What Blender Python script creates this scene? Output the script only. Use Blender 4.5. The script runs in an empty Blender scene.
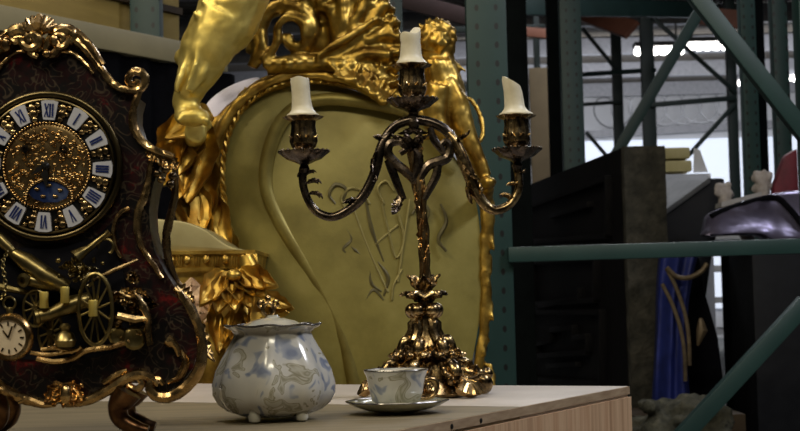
import bpy, bmesh, math, random
from mathutils import Vector, Matrix, noise
random.seed(7)
PI = math.pi
SC = bpy.context.scene
COL = SC.collection

# ------------------------------------------------------------------ camera
FPX = 1500.0
CAMZ = 0.724
PITCH = math.atan(82.5 / FPX)
ROLL = math.radians(1.4)
fwd = Vector((0, math.cos(PITCH), math.sin(PITCH)))
up0 = Vector((0, -math.sin(PITCH), math.cos(PITCH)))
rt0 = Vector((1, 0, 0))
R_ = rt0 * math.cos(ROLL) - up0 * math.sin(ROLL)
U_ = up0 * math.cos(ROLL) + rt0 * math.sin(ROLL)
CAM = Vector((0, 0, CAMZ))
cd = bpy.data.cameras.new('camera')
cam = bpy.data.objects.new('camera', cd)
COL.objects.link(cam)
cam.matrix_world = Matrix(((R_.x, U_.x, -fwd.x, 0), (R_.y, U_.y, -fwd.y, 0), (R_.z, U_.z, -fwd.z, CAMZ), (0, 0, 0, 1)))
cd.sensor_width = 36
cd.lens = 36 * FPX / 800
cd.clip_start = 0.05
cd.clip_end = 100
cd.dof.use_dof = True
cd.dof.focus_distance = 1.75
cd.dof.aperture_fstop = 20.0
SC.camera = cam


def P(px, py, Y):
    "world point at depth Y seen at photo position px, py"
    d = fwd + R_ * ((px - 400) / FPX) - U_ * ((py - 215.5) / FPX)
    return CAM + d * (Y / d.y)


def plane_at(Y0):
    def f(px, py, d=0.0):
        return P(px, py, Y0) + Vector((0, -d, 0))
    return f


# ------------------------------------------------------------------ materials
def new_mat(name):
    m = bpy.data.materials.new(name)
    m.use_nodes = True
    nt = m.node_tree
    return m, nt, nt.nodes['Principled BSDF'], nt.nodes['Material Output']


def ramp(nt, stops, fac):
    r = nt.nodes.new('ShaderNodeValToRGB')
    el = r.color_ramp.elements
    while len(el) < len(stops):
        el.new(0.5)
    for e, (p, c) in zip(el, stops):
        e.position = p
        e.color = (*c, 1)
    nt.links.new(fac, r.inputs[0])
    return r.outputs[0]


def coords(nt, scale=(1, 1, 1)):
    tc = nt.nodes.new('ShaderNodeTexCoord')
    mp = nt.nodes.new('ShaderNodeMapping')
    mp.inputs['Scale'].default_value = scale
    nt.links.new(tc.outputs['Object'], mp.inputs[0])
    return mp.outputs[0]


def noise_fac(nt, vec, scale, detail=4, rough=0.6):
    n = nt.nodes.new('ShaderNodeTexNoise')
    n.inputs['Scale'].default_value = scale
    n.inputs['Detail'].default_value = detail
    n.inputs['Roughness'].default_value = rough
    nt.links.new(vec, n.inputs['Vector'])
    return n.outputs['Fac']


def bump(nt, bs, fac, strength, dist):
    b = nt.nodes.new('ShaderNodeBump')
    b.inputs['Strength'].default_value = strength
    b.inputs['Distance'].default_value = dist
    nt.links.new(fac, b.inputs['Height'])
    nt.links.new(b.outputs[0], bs.inputs['Normal'])


def mat(name, stops, scale=20, metal=0.0, rough=0.5, bstr=0.0, bdist=0.002, stretch=(1, 1, 1), detail=4, spec=None, coat=0.0, rvar=0.0, bscale=None):
    m, nt, bs, out = new_mat(name)
    v = coords(nt, stretch)
    f = noise_fac(nt, v, scale, detail)
    if isinstance(stops[0], (int, float)):
        stops = [(0.3, tuple(c * 0.8 for c in stops)), (0.7, tuple(stops))]
    nt.links.new(ramp(nt, stops, f), bs.inputs['Base Color'])
    bs.inputs['Metallic'].default_value = metal
    bs.inputs['Roughness'].default_value = rough
    if rvar:
        mr = nt.nodes.new('ShaderNodeMapRange')
        mr.inputs['To Min'].default_value = max(0.03, rough - rvar)
        mr.inputs['To Max'].default_value = rough + rvar
        nt.links.new(noise_fac(nt, v, scale * 2.3, 3), mr.inputs[0])
        nt.links.new(mr.outputs[0], bs.inputs['Roughness'])
    if spec is not None:
        bs.inputs['Specular IOR Level'].default_value = spec
    if coat:
        bs.inputs['Coat Weight'].default_value = coat
        bs.inputs['Coat Roughness'].default_value = 0.08
    if bstr:
        bump(nt, bs, f if bscale is None else noise_fac(nt, v, bscale, 3), bstr, bdist)
    return m


def mat_wood():
    m, nt, bs, out = new_mat('pine_boards')
    v = coords(nt, (1, 1, 1))
    mp = nt.nodes.new('ShaderNodeMapping')
    mp.inputs['Rotation'].default_value = (0, 0, math.radians(-62))
    mp.inputs['Scale'].default_value = (3, 60, 60)
    nt.links.new(v, mp.inputs[0])
    f = noise_fac(nt, mp.outputs[0], 1.0, 5)
    c = ramp(nt, [(0.3, (0.11, 0.085, 0.045)), (0.5, (0.17, 0.135, 0.078)), (0.7, (0.21, 0.17, 0.10))], f)
    nt.links.new(c, bs.inputs['Base Color'])
    bs.inputs['Roughness'].default_value = 0.55
    bump(nt, bs, f, 0.15, 0.001)
    return m


def mat_ply_face():
    m, nt, bs, out = new_mat('vertical_grain_plywood')
    v = coords(nt, (45, 45, 1.2))
    f = noise_fac(nt, v, 1.0, 3)
    c = ramp(nt, [(0.32, (0.34, 0.19, 0.10)), (0.5, (0.58, 0.39, 0.24)), (0.56, (0.46, 0.27, 0.15)), (0.75, (0.68, 0.49, 0.33))], f)
    nt.links.new(c, bs.inputs['Base Color'])
    bs.inputs['Roughness'].default_value = 0.6
    return m


def mat_tortoise():
    m, nt, bs, out = new_mat('tortoiseshell_boulle')
    v = coords(nt)
    f = noise_fac(nt, v, 26, 5, 0.7)
    c1 = ramp(nt, [(0.45, (0.005, 0.004, 0.005)), (0.58, (0.022, 0.004, 0.005)), (0.70, (0.17, 0.010, 0.010))], f)
    # brass arabesque inlay lines
    vo = nt.nodes.new('ShaderNodeTexNoise')
    vo.inputs['Scale'].default_value = 60
    vo.inputs['Detail'].default_value = 1
    vo.inputs['Distortion'].default_value = 1.5
    nt.links.new(v, vo.inputs['Vector'])
    k = ramp(nt, [(0.46, (0, 0, 0)), (0.485, (1, 1, 1)), (0.505, (1, 1, 1)), (0.53, (0, 0, 0))], vo.outputs['Fac'])
    mx = nt.nodes.new('ShaderNodeMix')
    mx.data_type = 'RGBA'
    nt.links.new(k, mx.inputs[0])
    nt.links.new(c1, mx.inputs[6])
    mx.inputs[7].default_value = (0.055, 0.040, 0.028, 1)
    nt.links.new(mx.outputs[2], bs.inputs['Base Color'])
    bs.inputs['Roughness'].default_value = 0.36
    bs.inputs['Specular IOR Level'].default_value = 0.35
    return m


def mat_porcelain():
    m, nt, bs, out = new_mat('flowered_porcelain')
    v = coords(nt)
    n1 = nt.nodes.new('ShaderNodeTexNoise')
    n1.inputs['Scale'].default_value = 44
    n1.inputs['Detail'].default_value = 1.5
    n1.inputs['Distortion'].default_value = 0.9
    nt.links.new(v, n1.inputs['Vector'])
    base = ramp(nt, [(0.30, (0.20, 0.23, 0.32)), (0.37, (0.36, 0.38, 0.43)), (0.40, (0.56, 0.55, 0.52)), (0.56, (0.60, 0.58, 0.53)), (0.585, (0.27, 0.25, 0.17)), (0.61, (0.50, 0.48, 0.41)), (0.66, (0.30, 0.28, 0.20)), (0.70, (0.46, 0.44, 0.37))], n1.outputs['Fac'])
    nt.links.new(base, bs.inputs['Base Color'])
    bs.inputs['Roughness'].default_value = 0.18
    bs.inputs['Coat Weight'].default_value = 0.5
    bs.inputs['Coat Roughness'].default_value = 0.05
    return m


def mat_panel():
    m, nt, bs, out = new_mat('gold_painted_upholstery')
    v = coords(nt)
    f = noise_fac(nt, v, 9, 5)
    c = ramp(nt, [(0.3, (0.165, 0.135, 0.032)), (0.55, (0.26, 0.22, 0.058)), (0.75, (0.33, 0.28, 0.085))], f)
    nt.links.new(c, bs.inputs['Base Color'])
    bs.inputs['Metallic'].default_value = 0.25
    bs.inputs['Roughness'].default_value = 0.5
    bump(nt, bs, noise_fac(nt, v, 300, 2), 0.2, 0.001)
    return m


def mat_emit(name, col, s):
    m, nt, bs, out = new_mat(name)
    bs.inputs['Base Color'].default_value = (*col, 1)
    bs.inputs['Emission Color'].default_value = (*col, 1)
    bs.inputs['Emission Strength'].default_value = s
    return m


def mat_corrugated():
    m, nt, bs, out = new_mat('ribbed_metal_roofing')
    v = coords(nt)
    w = nt.nodes.new('ShaderNodeTexWave')
    w.bands_direction = 'Y'
    w.inputs['Scale'].default_value = 1.6
    w.inputs['Distortion'].default_value = 0.0
    nt.links.new(v, w.inputs['Vector'])
    c = ramp(nt, [(0.0, (0.10, 0.085, 0.068)), (1.0, (0.20, 0.175, 0.145))], w.outputs['Fac'])
    nt.links.new(c, bs.inputs['Base Color'])
    bs.inputs['Roughness'].default_value = 0.6
    bump(nt, bs, w.outputs['Fac'], 0.6, 0.05)
    return m


def mat_slotted(name, c0, c1, off):
    m = mat(name, [(0.3, c0), (0.7, c1)], 9, 0, 0.45)
    nt = m.node_tree
    bs = nt.nodes['Principled BSDF']
    col = bs.inputs['Base Color'].links[0].from_socket
    tc = nt.nodes.new('ShaderNodeTexCoord')
    sp = nt.nodes.new('ShaderNodeSeparateXYZ')
    nt.links.new(tc.outputs['Object'], sp.inputs[0])

    def mth(op, a, b=None):
        n = nt.nodes.new('ShaderNodeMath')
        n.operation = op
        for i, q in enumerate((a, b)):
            if q is None:
                continue
            if isinstance(q, (int, float)):
                n.inputs[i].default_value = q
            else:
                nt.links.new(q, n.inputs[i])
        return n.outputs[0]
    dx = mth('DIVIDE', mth('SUBTRACT', mth('ABSOLUTE', sp.outputs[0]), off), 0.0055)
    fz = mth('DIVIDE', mth('MULTIPLY', mth('SUBTRACT', mth('FRACT', mth('DIVIDE', sp.outputs[2], 0.0508)), 0.5), 0.0508), 0.009)
    d2 = mth('ADD', mth('MULTIPLY', dx, dx), mth('MULTIPLY', fz, fz))
    k = mth('LESS_THAN', d2, 1.0)
    mx = nt.nodes.new('ShaderNodeMix')
    mx.data_type = 'RGBA'
    nt.links.new(k, mx.inputs[0])
    nt.links.new(col, mx.inputs[6])
    mx.inputs[7].default_value = (0.003, 0.004, 0.004, 1)
    nt.links.new(mx.outputs[2], bs.inputs['Base Color'])
    return m


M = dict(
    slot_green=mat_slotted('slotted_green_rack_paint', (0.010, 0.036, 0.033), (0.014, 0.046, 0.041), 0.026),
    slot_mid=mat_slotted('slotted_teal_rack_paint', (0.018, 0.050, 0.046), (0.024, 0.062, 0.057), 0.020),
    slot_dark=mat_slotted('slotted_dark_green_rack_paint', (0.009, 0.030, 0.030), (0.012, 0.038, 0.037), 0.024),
    gilt=mat('gilded_carving', [(0.34, (0.26, 0.14, 0.025)), (0.52, (0.50, 0.32, 0.065)), (0.72, (0.74, 0.52, 0.14))], 22, 0.95, 0.40, 0.15, 0.004, rvar=0.08),
    gilt_shaded=mat('shaded_brown_gilding', [(0.34, (0.17, 0.095, 0.018)), (0.52, (0.36, 0.23, 0.045)), (0.72, (0.62, 0.43, 0.11))], 24, 0.95, 0.38, 0.2, 0.004, rvar=0.08),  # darker copy of the gilding; the crest's shade is put into the colour
    gilt_pale=mat('pale_lit_gilding', [(0.3, (0.55, 0.40, 0.08)), (0.6, (0.78, 0.62, 0.18)), (0.8, (0.85, 0.72, 0.32))], 14, 0.8, 0.46, 0.15, 0.004, rvar=0.08),  # paler copy of the gilding; the left lion's stronger light is in the colour
    bronze=mat('dark_patinated_bronze', [(0.38, (0.085, 0.06, 0.035)), (0.54, (0.36, 0.25, 0.12)), (0.70, (0.74, 0.57, 0.30))], 75, 1.0, 0.25, 0.25, 0.001, rvar=0.1),
    bronze_dark=mat('blackened_bronze', [(0.35, (0.05, 0.04, 0.035)), (0.6, (0.13, 0.10, 0.075)), (0.8, (0.30, 0.23, 0.14))], 60, 1.0, 0.27, 0.2, 0.001, rvar=0.08),
    foot_bronze=mat('dark_red_bronze', [(0.35, (0.07, 0.035, 0.02)), (0.6, (0.20, 0.105, 0.05)), (0.8, (0.40, 0.25, 0.13))], 50, 1.0, 0.3, 0.2, 0.001),
    copper=mat('coppery_bronze', [(0.35, (0.26, 0.15, 0.06)), (0.55, (0.55, 0.36, 0.16)), (0.75, (0.88, 0.68, 0.38))], 60, 1.0, 0.25, 0.2, 0.001, rvar=0.1),
    ormolu=mat('aged_ormolu', [(0.3, (0.22, 0.13, 0.06)), (0.55, (0.54, 0.36, 0.16)), (0.75, (0.84, 0.62, 0.32))], 45, 1.0, 0.26, 0.25, 0.001, rvar=0.1),
    bezel=mat('dull_gilt_bezel', [(0.3, (0.05, 0.038, 0.02)), (0.7, (0.13, 0.10, 0.05))], 30, 1.0, 0.3),
    brass=mat('old_brass', [(0.3, (0.13, 0.10, 0.04)), (0.6, (0.30, 0.235, 0.10)), (0.8, (0.46, 0.37, 0.17))], 50, 1.0, 0.33, 0.15, 0.001, rvar=0.08),
    tort=mat_tortoise(),
    black=mat('black_velvet_lining', [(0.3, (0.004, 0.004, 0.006)), (0.7, (0.009, 0.009, 0.014))], 30, 0, 0.9, spec=0.1),
    enamel=mat('white_enamel', [(0.3, (0.46, 0.47, 0.56)), (0.7, (0.58, 0.59, 0.68))], 30, 0, 0.2, coat=0.4),
    navy=mat('navy_enamel', [(0.3, (0.012, 0.02, 0.10)), (0.7, (0.02, 0.035, 0.16))], 30, 0, 0.25),
    moon=mat('blue_enamel_plaque', [(0.35, (0.006, 0.008, 0.025)), (0.55, (0.015, 0.03, 0.11)), (0.72, (0.10, 0.13, 0.22))], 30, 0, 0.2),
    ivory=mat('cream_watch_enamel', [(0.3, (0.62, 0.50, 0.36)), (0.7, (0.80, 0.70, 0.55))], 30, 0, 0.25),
    hand=mat('blackened_steel', [(0.3, (0.008, 0.008, 0.01)), (0.7, (0.02, 0.02, 0.02))], 30, 0.5, 0.4),
    wax=mat('old_candle_wax', [(0.3, (0.56, 0.50, 0.36)), (0.7, (0.70, 0.65, 0.50))], 40, 0, 0.45, 0.1, 0.001),
    porc=mat_porcelain(),
    porc_plain=mat('cream_porcelain', [(0.3, (0.46, 0.44, 0.36)), (0.7, (0.55, 0.53, 0.45))], 40, 0, 0.15, coat=0.5),
    silver=mat('worn_silver_rim', [(0.3, (0.10, 0.09, 0.09)), (0.7, (0.30, 0.29, 0.28))], 60, 0.9, 0.25),
    wood=mat_wood(),
    pale_board=mat('pale_painted_board', [(0.3, (0.40, 0.355, 0.315)), (0.7, (0.48, 0.43, 0.39))], 12, 0, 0.42, 0.05, 0.001),
    ply=mat_ply_face(),
    edge_wood=mat('board_edge_wood', [(0.3, (0.26, 0.17, 0.10)), (0.7, (0.42, 0.31, 0.20))], 30, 0, 0.6, stretch=(1, 1, 6)),
    dish=mat('olive_cream_porcelain', [(0.3, (0.36, 0.35, 0.25)), (0.7, (0.44, 0.43, 0.32))], 40, 0, 0.15, coat=0.5),
    panel=mat_panel(),
    ridge=mat('olive_gold_moulding', [(0.3, (0.17, 0.13, 0.03)), (0.7, (0.30, 0.25, 0.07))], 14, 0.6, 0.42),
    cushion=mat('pale_sage_satin', [(0.3, (0.30, 0.25, 0.11)), (0.7, (0.38, 0.33, 0.16))], 20, 0.35, 0.36),
    fret=mat('rose_gold_fretwork', [(0.3, (0.62, 0.42, 0.28)), (0.7, (0.82, 0.60, 0.42))], 30, 0.8, 0.3),
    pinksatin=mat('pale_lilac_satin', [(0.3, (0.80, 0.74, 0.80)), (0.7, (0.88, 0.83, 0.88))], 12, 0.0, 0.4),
    stitch=mat('dark_embroidery', [(0.3, (0.06, 0.05, 0.02)), (0.7, (0.12, 0.10, 0.035))], 40, 0.2, 0.5),
    thread=mat('gold_thread', [(0.3, (0.26, 0.22, 0.08)), (0.7, (0.36, 0.31, 0.12))], 40, 0.5, 0.45),
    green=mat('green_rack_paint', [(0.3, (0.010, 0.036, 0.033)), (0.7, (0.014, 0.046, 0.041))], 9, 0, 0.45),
    green_backlit=mat('backlit_green_rack_paint', [(0.3, (0.007, 0.020, 0.018)), (0.7, (0.010, 0.027, 0.025))], 9, 0, 0.5),  # rack green darkened so the far racking's backlit look is in the colour
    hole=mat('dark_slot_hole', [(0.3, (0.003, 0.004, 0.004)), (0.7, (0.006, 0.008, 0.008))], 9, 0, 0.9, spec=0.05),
    cream=mat('cream_beam_paint', [(0.3, (0.27, 0.235, 0.135)), (0.7, (0.32, 0.275, 0.155))], 8, 0, 0.5),
    crate=mat('tan_crate_board', [(0.3, (0.34, 0.24, 0.07)), (0.7, (0.43, 0.31, 0.09))], 6, 0, 0.7, stretch=(1, 1, 6)),
    crate_dark=mat('dark_batten', [(0.3, (0.045, 0.028, 0.015)), (0.7, (0.06, 0.04, 0.02))], 6, 0, 0.7),
    rust=mat('rust_orange_paint', [(0.3, (0.16, 0.055, 0.03)), (0.7, (0.22, 0.085, 0.05))], 8, 0, 0.6),
    dkred=mat('dark_maroon_paint', [(0.3, (0.04, 0.018, 0.018)), (0.7, (0.06, 0.026, 0.026))], 8, 0, 0.6),
    ebony=mat('ebonised_carved_wood', [(0.3, (0.005, 0.005, 0.006)), (0.7, (0.011, 0.010, 0.011))], 14, 0, 0.6, 0.3, 0.004, spec=0.12, stretch=(6, 6, 1)),
    stone=mat('rough_grey_brown_plaster', [(0.3, (0.022, 0.022, 0.017)), (0.5, (0.048, 0.045, 0.034)), (0.75, (0.09, 0.082, 0.062))], 18, 0, 0.9, 0.8, 0.02),
    rubble=mat('mossy_straw', [(0.3, (0.025, 0.026, 0.017)), (0.55, (0.075, 0.072, 0.048)), (0.75, (0.14, 0.13, 0.09))], 30, 0, 0.95, 0.8, 0.02),
    trunk=mat('charcoal_leatherette', [(0.3, (0.005, 0.0055, 0.008)), (0.7, (0.010, 0.011, 0.014))], 20, 0, 0.55, 0.2, 0.002, spec=0.2),
    trunk_top=mat('grey_felt', [(0.3, (0.15, 0.155, 0.165)), (0.7, (0.21, 0.215, 0.225))], 10, 0, 0.8),
    blue=mat('royal_blue_velvet', [(0.3, (0.009, 0.016, 0.11)), (0.7, (0.016, 0.029, 0.20))], 14, 0, 0.6),
    goldband=mat('tarnished_gold_braid', [(0.3, (0.08, 0.055, 0.03)), (0.7, (0.15, 0.11, 0.06))], 60, 0.3, 0.5, 0.4, 0.003),
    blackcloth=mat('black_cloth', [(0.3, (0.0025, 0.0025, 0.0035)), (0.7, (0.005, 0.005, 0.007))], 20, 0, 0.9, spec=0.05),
    vinyl=mat('violet_black_vinyl', [(0.3, (0.17, 0.15, 0.24)), (0.7, (0.36, 0.33, 0.46))], 6, 0.8, 0.27, 0.3, 0.02, bscale=5),
    yellow=mat('pale_yellow_foam', [(0.3, (0.46, 0.40, 0.19)), (0.7, (0.56, 0.50, 0.26))], 20, 0, 0.8),
    white=mat('white_card', [(0.3, (0.66, 0.67, 0.70)), (0.7, (0.74, 0.75, 0.78))], 10, 0, 0.6),
    plaster=mat('pale_grey_plaster', [(0.3, (0.30, 0.26, 0.24)), (0.7, (0.44, 0.40, 0.37))], 40, 0, 0.8, 0.5, 0.01),
    slab=mat('grey_slab', [(0.3, (0.30, 0.29, 0.28)), (0.7, (0.38, 0.37, 0.36))], 20, 0, 0.6),
    redcloth=mat('crimson_cloth', [(0.3, (0.10, 0.004, 0.012)), (0.7, (0.17, 0.008, 0.022))], 20, 0, 0.6),
    brownboard=mat('brown_hardboard', [(0.3, (0.09, 0.06, 0.025)), (0.7, (0.13, 0.09, 0.04))], 5, 0, 0.6),
    concrete=mat('dusty_concrete', [(0.3, (0.09, 0.09, 0.085)), (0.7, (0.14, 0.14, 0.13))], 3, 0, 0.8),
    wallwhite=mat('white_wall_paint', [(0.3, (0.50, 0.50, 0.52)), (0.7, (0.58, 0.58, 0.60))], 0.5, 0, 0.8),
    walldark=mat('dark_wall_paint', [(0.3, (0.03, 0.03, 0.032)), (0.7, (0.05, 0.05, 0.052))], 0.8, 0, 0.8),
    wire=mat('grey_wire', [(0.3, (0.25, 0.25, 0.27)), (0.7, (0.34, 0.34, 0.36))], 20, 0.6, 0.4),
    roof=mat_corrugated(),
    steel=mat('grey_steel', [(0.3, (0.20, 0.20, 0.22)), (0.7, (0.28, 0.28, 0.30))], 20, 0.3, 0.5),
    tube=mat_emit('lit_fluorescent_tube', (1.0, 0.97, 0.92), 14.0),
    wall_glow=mat_emit('glowing_white_wall', (0.80, 0.87, 1.0), 0.55),
)


# ------------------------------------------------------------------ mesh building
def spl(pts, n=6, closed=False):
    "Catmull-Rom through points (any dimension tuples or Vectors)"
    pts = [Vector(p) for p in pts]
    out = []
    N = len(pts)
    segs = N if closed else N - 1
    for i in range(segs):
        if closed:
            p0, p1, p2, p3 = pts[(i - 1) % N], pts[i], pts[(i + 1) % N], pts[(i + 2) % N]
        else:
            p1, p2 = pts[i], pts[i + 1]
            p0 = pts[i - 1] if i > 0 else p1 + (p1 - p2)
            p3 = pts[i + 2] if i + 2 < N else p2 + (p2 - p1)
        for k in range(n):
            t = k / n
            out.append(0.5 * ((2 * p1) + (p2 - p0) * t + (2 * p0 - 5 * p1 + 4 * p2 - p3) * t * t + (3 * p1 - p0 - 3 * p2 + p3) * t ** 3))
    if not closed:
        out.append(pts[-1].copy())
    return out


class MB:
    def __init__(s):
        s.v, s.f = [], []

    def add(s, vs, fs):
        o = len(s.v)
        s.v += [Vector(v) for v in vs]
        s.f += [tuple(i + o for i in f) for f in fs]
        return s

    def tube(s, path, r, n=8, closed=False, flat=1.0, flat_axis=None):
        path = [Vector(p) for p in path]
        N = len(path)
        rr = r if isinstance(r, (list, tuple)) else [r] * N
        if len(rr) != N:
            src = rr
            rr = []
            for i in range(N):
                t = i / (N - 1) * (len(src) - 1)
                k = min(int(t), len(src) - 2)
                rr.append(src[k] + (src[k + 1] - src[k]) * (t - k))
        vs, fs = [], []
        prev = None
        for i, p in enumerate(path):
            if closed:
                t = path[(i + 1) % N] - path[i - 1]
            else:
                t = path[min(i + 1, N - 1)] - path[max(i - 1, 0)]
            if t.length < 1e-9:
                t = Vector((0, 0, 1))
            t.normalize()
            if flat_axis is not None:
                a = Vector(flat_axis)
                a = (a - t * a.dot(t))
                a = a.normalized() if a.length > 1e-6 else t.orthogonal().normalized()
            elif prev is None:
                a = t.orthogonal().normalized()
            else:
                a = prev - t * prev.dot(t)
                a = a.normalized() if a.length > 1e-6 else t.orthogonal().normalized()
            prev = a
            b = t.cross(a)
            for k in range(n):
                th = 2 * PI * k / n
                vs.append(p + a * (math.cos(th) * rr[i] * flat) + b * (math.sin(th) * rr[i]))
        for i in range(N if closed else N - 1):
            j = (i + 1) % N
            for k in range(n):
                k2 = (k + 1) % n
                fs.append((i * n + k, i * n + k2, j * n + k2, j * n + k))
        if not closed:
            fs.append(tuple(range(n))[::-1])
            fs.append(tuple((N - 1) * n + k for k in range(n)))
        return s.add(vs, fs)

    def lathe(s, prof, c, n=32, lobes=0, amp=0.0, axis=None, phase=0.0, caps=True):
        "prof: (radius, height) pairs; amp may be a function of index or a number"
        c = Vector(c)
        vs, fs = [], []
        rot = None
        if axis is not None:
            rot = Vector((0, 0, 1)).rotation_difference(Vector(axis).normalized())
        for i, pr in enumerate(prof):
            a = pr[2] if len(pr) > 2 else amp
            for k in range(n):
                th = 2 * PI * k / n + phase
                r = pr[0] * (1 + (a * math.cos(lobes * th) if lobes else 0))
                v = Vector((r * math.cos(th), r * math.sin(th), pr[1]))
                if rot:
                    v = rot @ v
                vs.append(c + v)
        for i in range(len(prof) - 1):
            for k in range(n):
                k2 = (k + 1) % n
                fs.append((i * n + k, i * n + k2, (i + 1) * n + k2, (i + 1) * n + k))
        if caps:
            fs.append(tuple(range(n))[::-1])
            fs.append(tuple((len(prof) - 1) * n + k for k in range(n)))
        return s.add(vs, fs)

    def ball(s, c, r, nu=12, nv=8, rot=None):
        c = Vector(c)
        rx, ry, rz = r if isinstance(r, (tuple, list)) else (r, r, r)
        vs, fs = [], []
        for j in range(1, nv):
            ph = PI * j / nv
            for k in range(nu):
                th = 2 * PI * k / nu
                v = Vector((rx * math.sin(ph) * math.cos(th), ry * math.sin(ph) * math.sin(th), rz * math.cos(ph)))
                if rot:
                    v = rot @ v
                vs.append(c + v)
        t, b = Vector((0, 0, rz)), Vector((0, 0, -rz))
        if rot:
            t, b = rot @ t, rot @ b
        vs += [c + t, c + b]
        T, B = len(vs) - 2, len(vs) - 1
        for j in range(nv - 2):
            for k in range(nu):
                k2 = (k + 1) % nu
                fs.append((j * nu + k, (j + 1) * nu + k, (j + 1) * nu + k2, j * nu + k2))
        for k in range(nu):
            k2 = (k + 1) % nu
            fs.append((T, k, k2))
            fs.append((B, (nv - 2) * nu + k2, (nv - 2) * nu + k))
        return s.add(vs, fs)

    def box(s, c, size, ax=None):
        c = Vector(c)
        X, Y, Z = ax if ax else (Vector((1, 0, 0)), Vector((0, 1, 0)), Vector((0, 0, 1)))
        hx, hy, hz = size[0] / 2, size[1] / 2, size[2] / 2
        vs = [c + X * (a * hx) + Y * (b * hy) + Z * (d * hz) for a in (-1, 1) for b in (-1, 1) for d in (-1, 1)]
        return s.add(vs, [(0, 1, 3, 2), (4, 6, 7, 5), (0, 4, 5, 1), (2, 3, 7, 6), (0, 2, 6, 4), (1, 5, 7, 3)])

    def bar(s, a, b, w, h, up=(0, 0, 1)):
        "rectangular bar from a to b; w along the side axis, h along up"
        a, b = Vector(a), Vector(b)
        t = (b - a).normalized()
        u = Vector(up)
        u = (u - t * u.dot(t)).normalized()
        sd = t.cross(u)
        return s.box((a + b) / 2, ((b - a).length, w, h), (t, sd, u))

    def prism(s, front, off, n_ring=True):
        "closed outline extruded by the vector off"
        off = Vector(off)
        N = len(front)
        vs = [Vector(p) for p in front] + [Vector(p) + off for p in front]
        fs = [tuple(range(N)), tuple(range(2 * N - 1, N - 1, -1))]
        for i in range(N):
            j = (i + 1) % N
            fs.append((i, i + N, j + N, j))
        return s.add(vs, fs)

    def leaf(s, base, d, nrm, L, W, curl=0.6, lobes=5, th=None, dish=0.25, la=0.28):
        "acanthus leaf: lobed, dished, curling towards nrm at its tip"
        base, d, nrm = Vector(base), Vector(d).normalized(), Vector(nrm)
        nrm = (nrm - d * nrm.dot(d)).normalized()
        sd = d.cross(nrm)
        th = th or W * 0.10
        n, m = 16, 6
        top, bot = [], []
        pos, ang = base.copy(), 0.0
        for i in range(n + 1):
            t = i / n
            ang = curl * PI * (t ** 2.2)
            dd = d * math.cos(ang) + nrm * math.sin(ang)
            nn = nrm * math.cos(ang) - d * math.sin(ang)
            if i:
                pos = pos + dd * (L / n)
            w = W * 0.5 * (math.sin(PI * min(1, 0.12 + 0.88 * t ** 0.8)) ** 0.75) * (1 + la * math.cos(2 * PI * lobes * t)) + W * 0.02
            for k in range(m + 1):
                u = 2 * k / m - 1
                h = dish * w * (u * u) + 0.10 * W * math.cos(u * PI * 2) * math.sin(PI * t)
                q = pos + sd * (w * u) + nn * h
                top.append(q)
                bot.append(q - nn * th)
        R = m + 1
        vs = top + bot
        o = len(top)
        fs = []
        for i in range(n):
            for k in range(m):
                a = i * R + k
                fs.append((a, a + 1, a + R + 1, a + R))
                fs.append((o + a, o + a + R, o + a + R + 1, o + a + 1))
            fs.append((i * R, (i + 1) * R, o + (i + 1) * R, o + i * R))
            a = i * R + m
            fs.append((a, o + a, o + a + R, a + R))
        for k in range(m):
            fs.append((k, o + k, o + k + 1, k + 1))
            a = n * R + k
            fs.append((a, a + 1, o + a + 1, o + a))
        return s.add(vs, fs)

    def spiral(s, c, a1, a2, r0, r1, turns, th0, rad, n=8, steps=26, lift=None, flat=1.0):
        "scroll in the plane of a1, a2 winding from radius r0 to r1"
        c, a1, a2 = Vector(c), Vector(a1).normalized(), Vector(a2).normalized()
        path = []
        for i in range(steps + 1):
            t = i / steps
            th = th0 + turns * 2 * PI * t
            r = r0 + (r1 - r0) * t
            p = c + a1 * (r * math.cos(th)) + a2 * (r * math.sin(th))
            if lift is not None:
                p += Vector(lift) * t
            path.append(p)
        return s.tube(path, rad, n, flat=flat, flat_axis=a1.cross(a2))

    def jitter(s, amp, freq, seed=0.0):
        for v in s.v:
            q = v * freq + Vector((seed, seed * 1.7, -seed))
            v += noise.noise_vector(q) * amp
        return s

    def build(s, name, m, parent=None, smooth=True, bevel=0.0, angle=40):
        root = parent
        while root is not None and root.parent is not None:
            root = root.parent
        org = root.location if root is not None else Vector((0, 0, 0))
        me = bpy.data.meshes.new(name)
        me.from_pydata([tuple(v - org) for v in s.v], [], s.f)
        bm = bmesh.new()
        bm.from_mesh(me)
        bmesh.ops.recalc_face_normals(bm, faces=bm.faces)
        if bevel:
            es = [e for e in bm.edges if len(e.link_faces) == 2 and e.calc_face_angle() > 0.5]
            bmesh.ops.bevel(bm, geom=es, offset=bevel, segments=2, affect='EDGES', profile=0.6)
        bm.to_mesh(me)
        bm.free()
        if smooth:
            me.shade_smooth()
            me.set_sharp_from_angle(angle=math.radians(angle))
        me.materials.append(m)
        o = bpy.data.objects.new(name, me)
        COL.objects.link(o)
        if parent is not None:
            o.parent = parent
        return o

    def fused(s, name, m, parent=None, voxel=0.004, smooth_it=4, amp=0.0, freq=60, amp2=0.0, freq2=150):
        "the pieces melted into one continuous carved surface"
        o = s.build(name, m, parent)
        md = o.modifiers.new('r', 'REMESH')
        md.mode = 'VOXEL'
        md.voxel_size = voxel
        sm = o.modifiers.new('s', 'SMOOTH')
        sm.iterations = smooth_it
        sm.factor = 0.5
        dg = bpy.context.evaluated_depsgraph_get()
        me = bpy.data.meshes.new_from_object(o.evaluated_get(dg))
        o.modifiers.clear()
        old = o.data
        o.data = me
        me.name = name
        bpy.data.meshes.remove(old)
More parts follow.
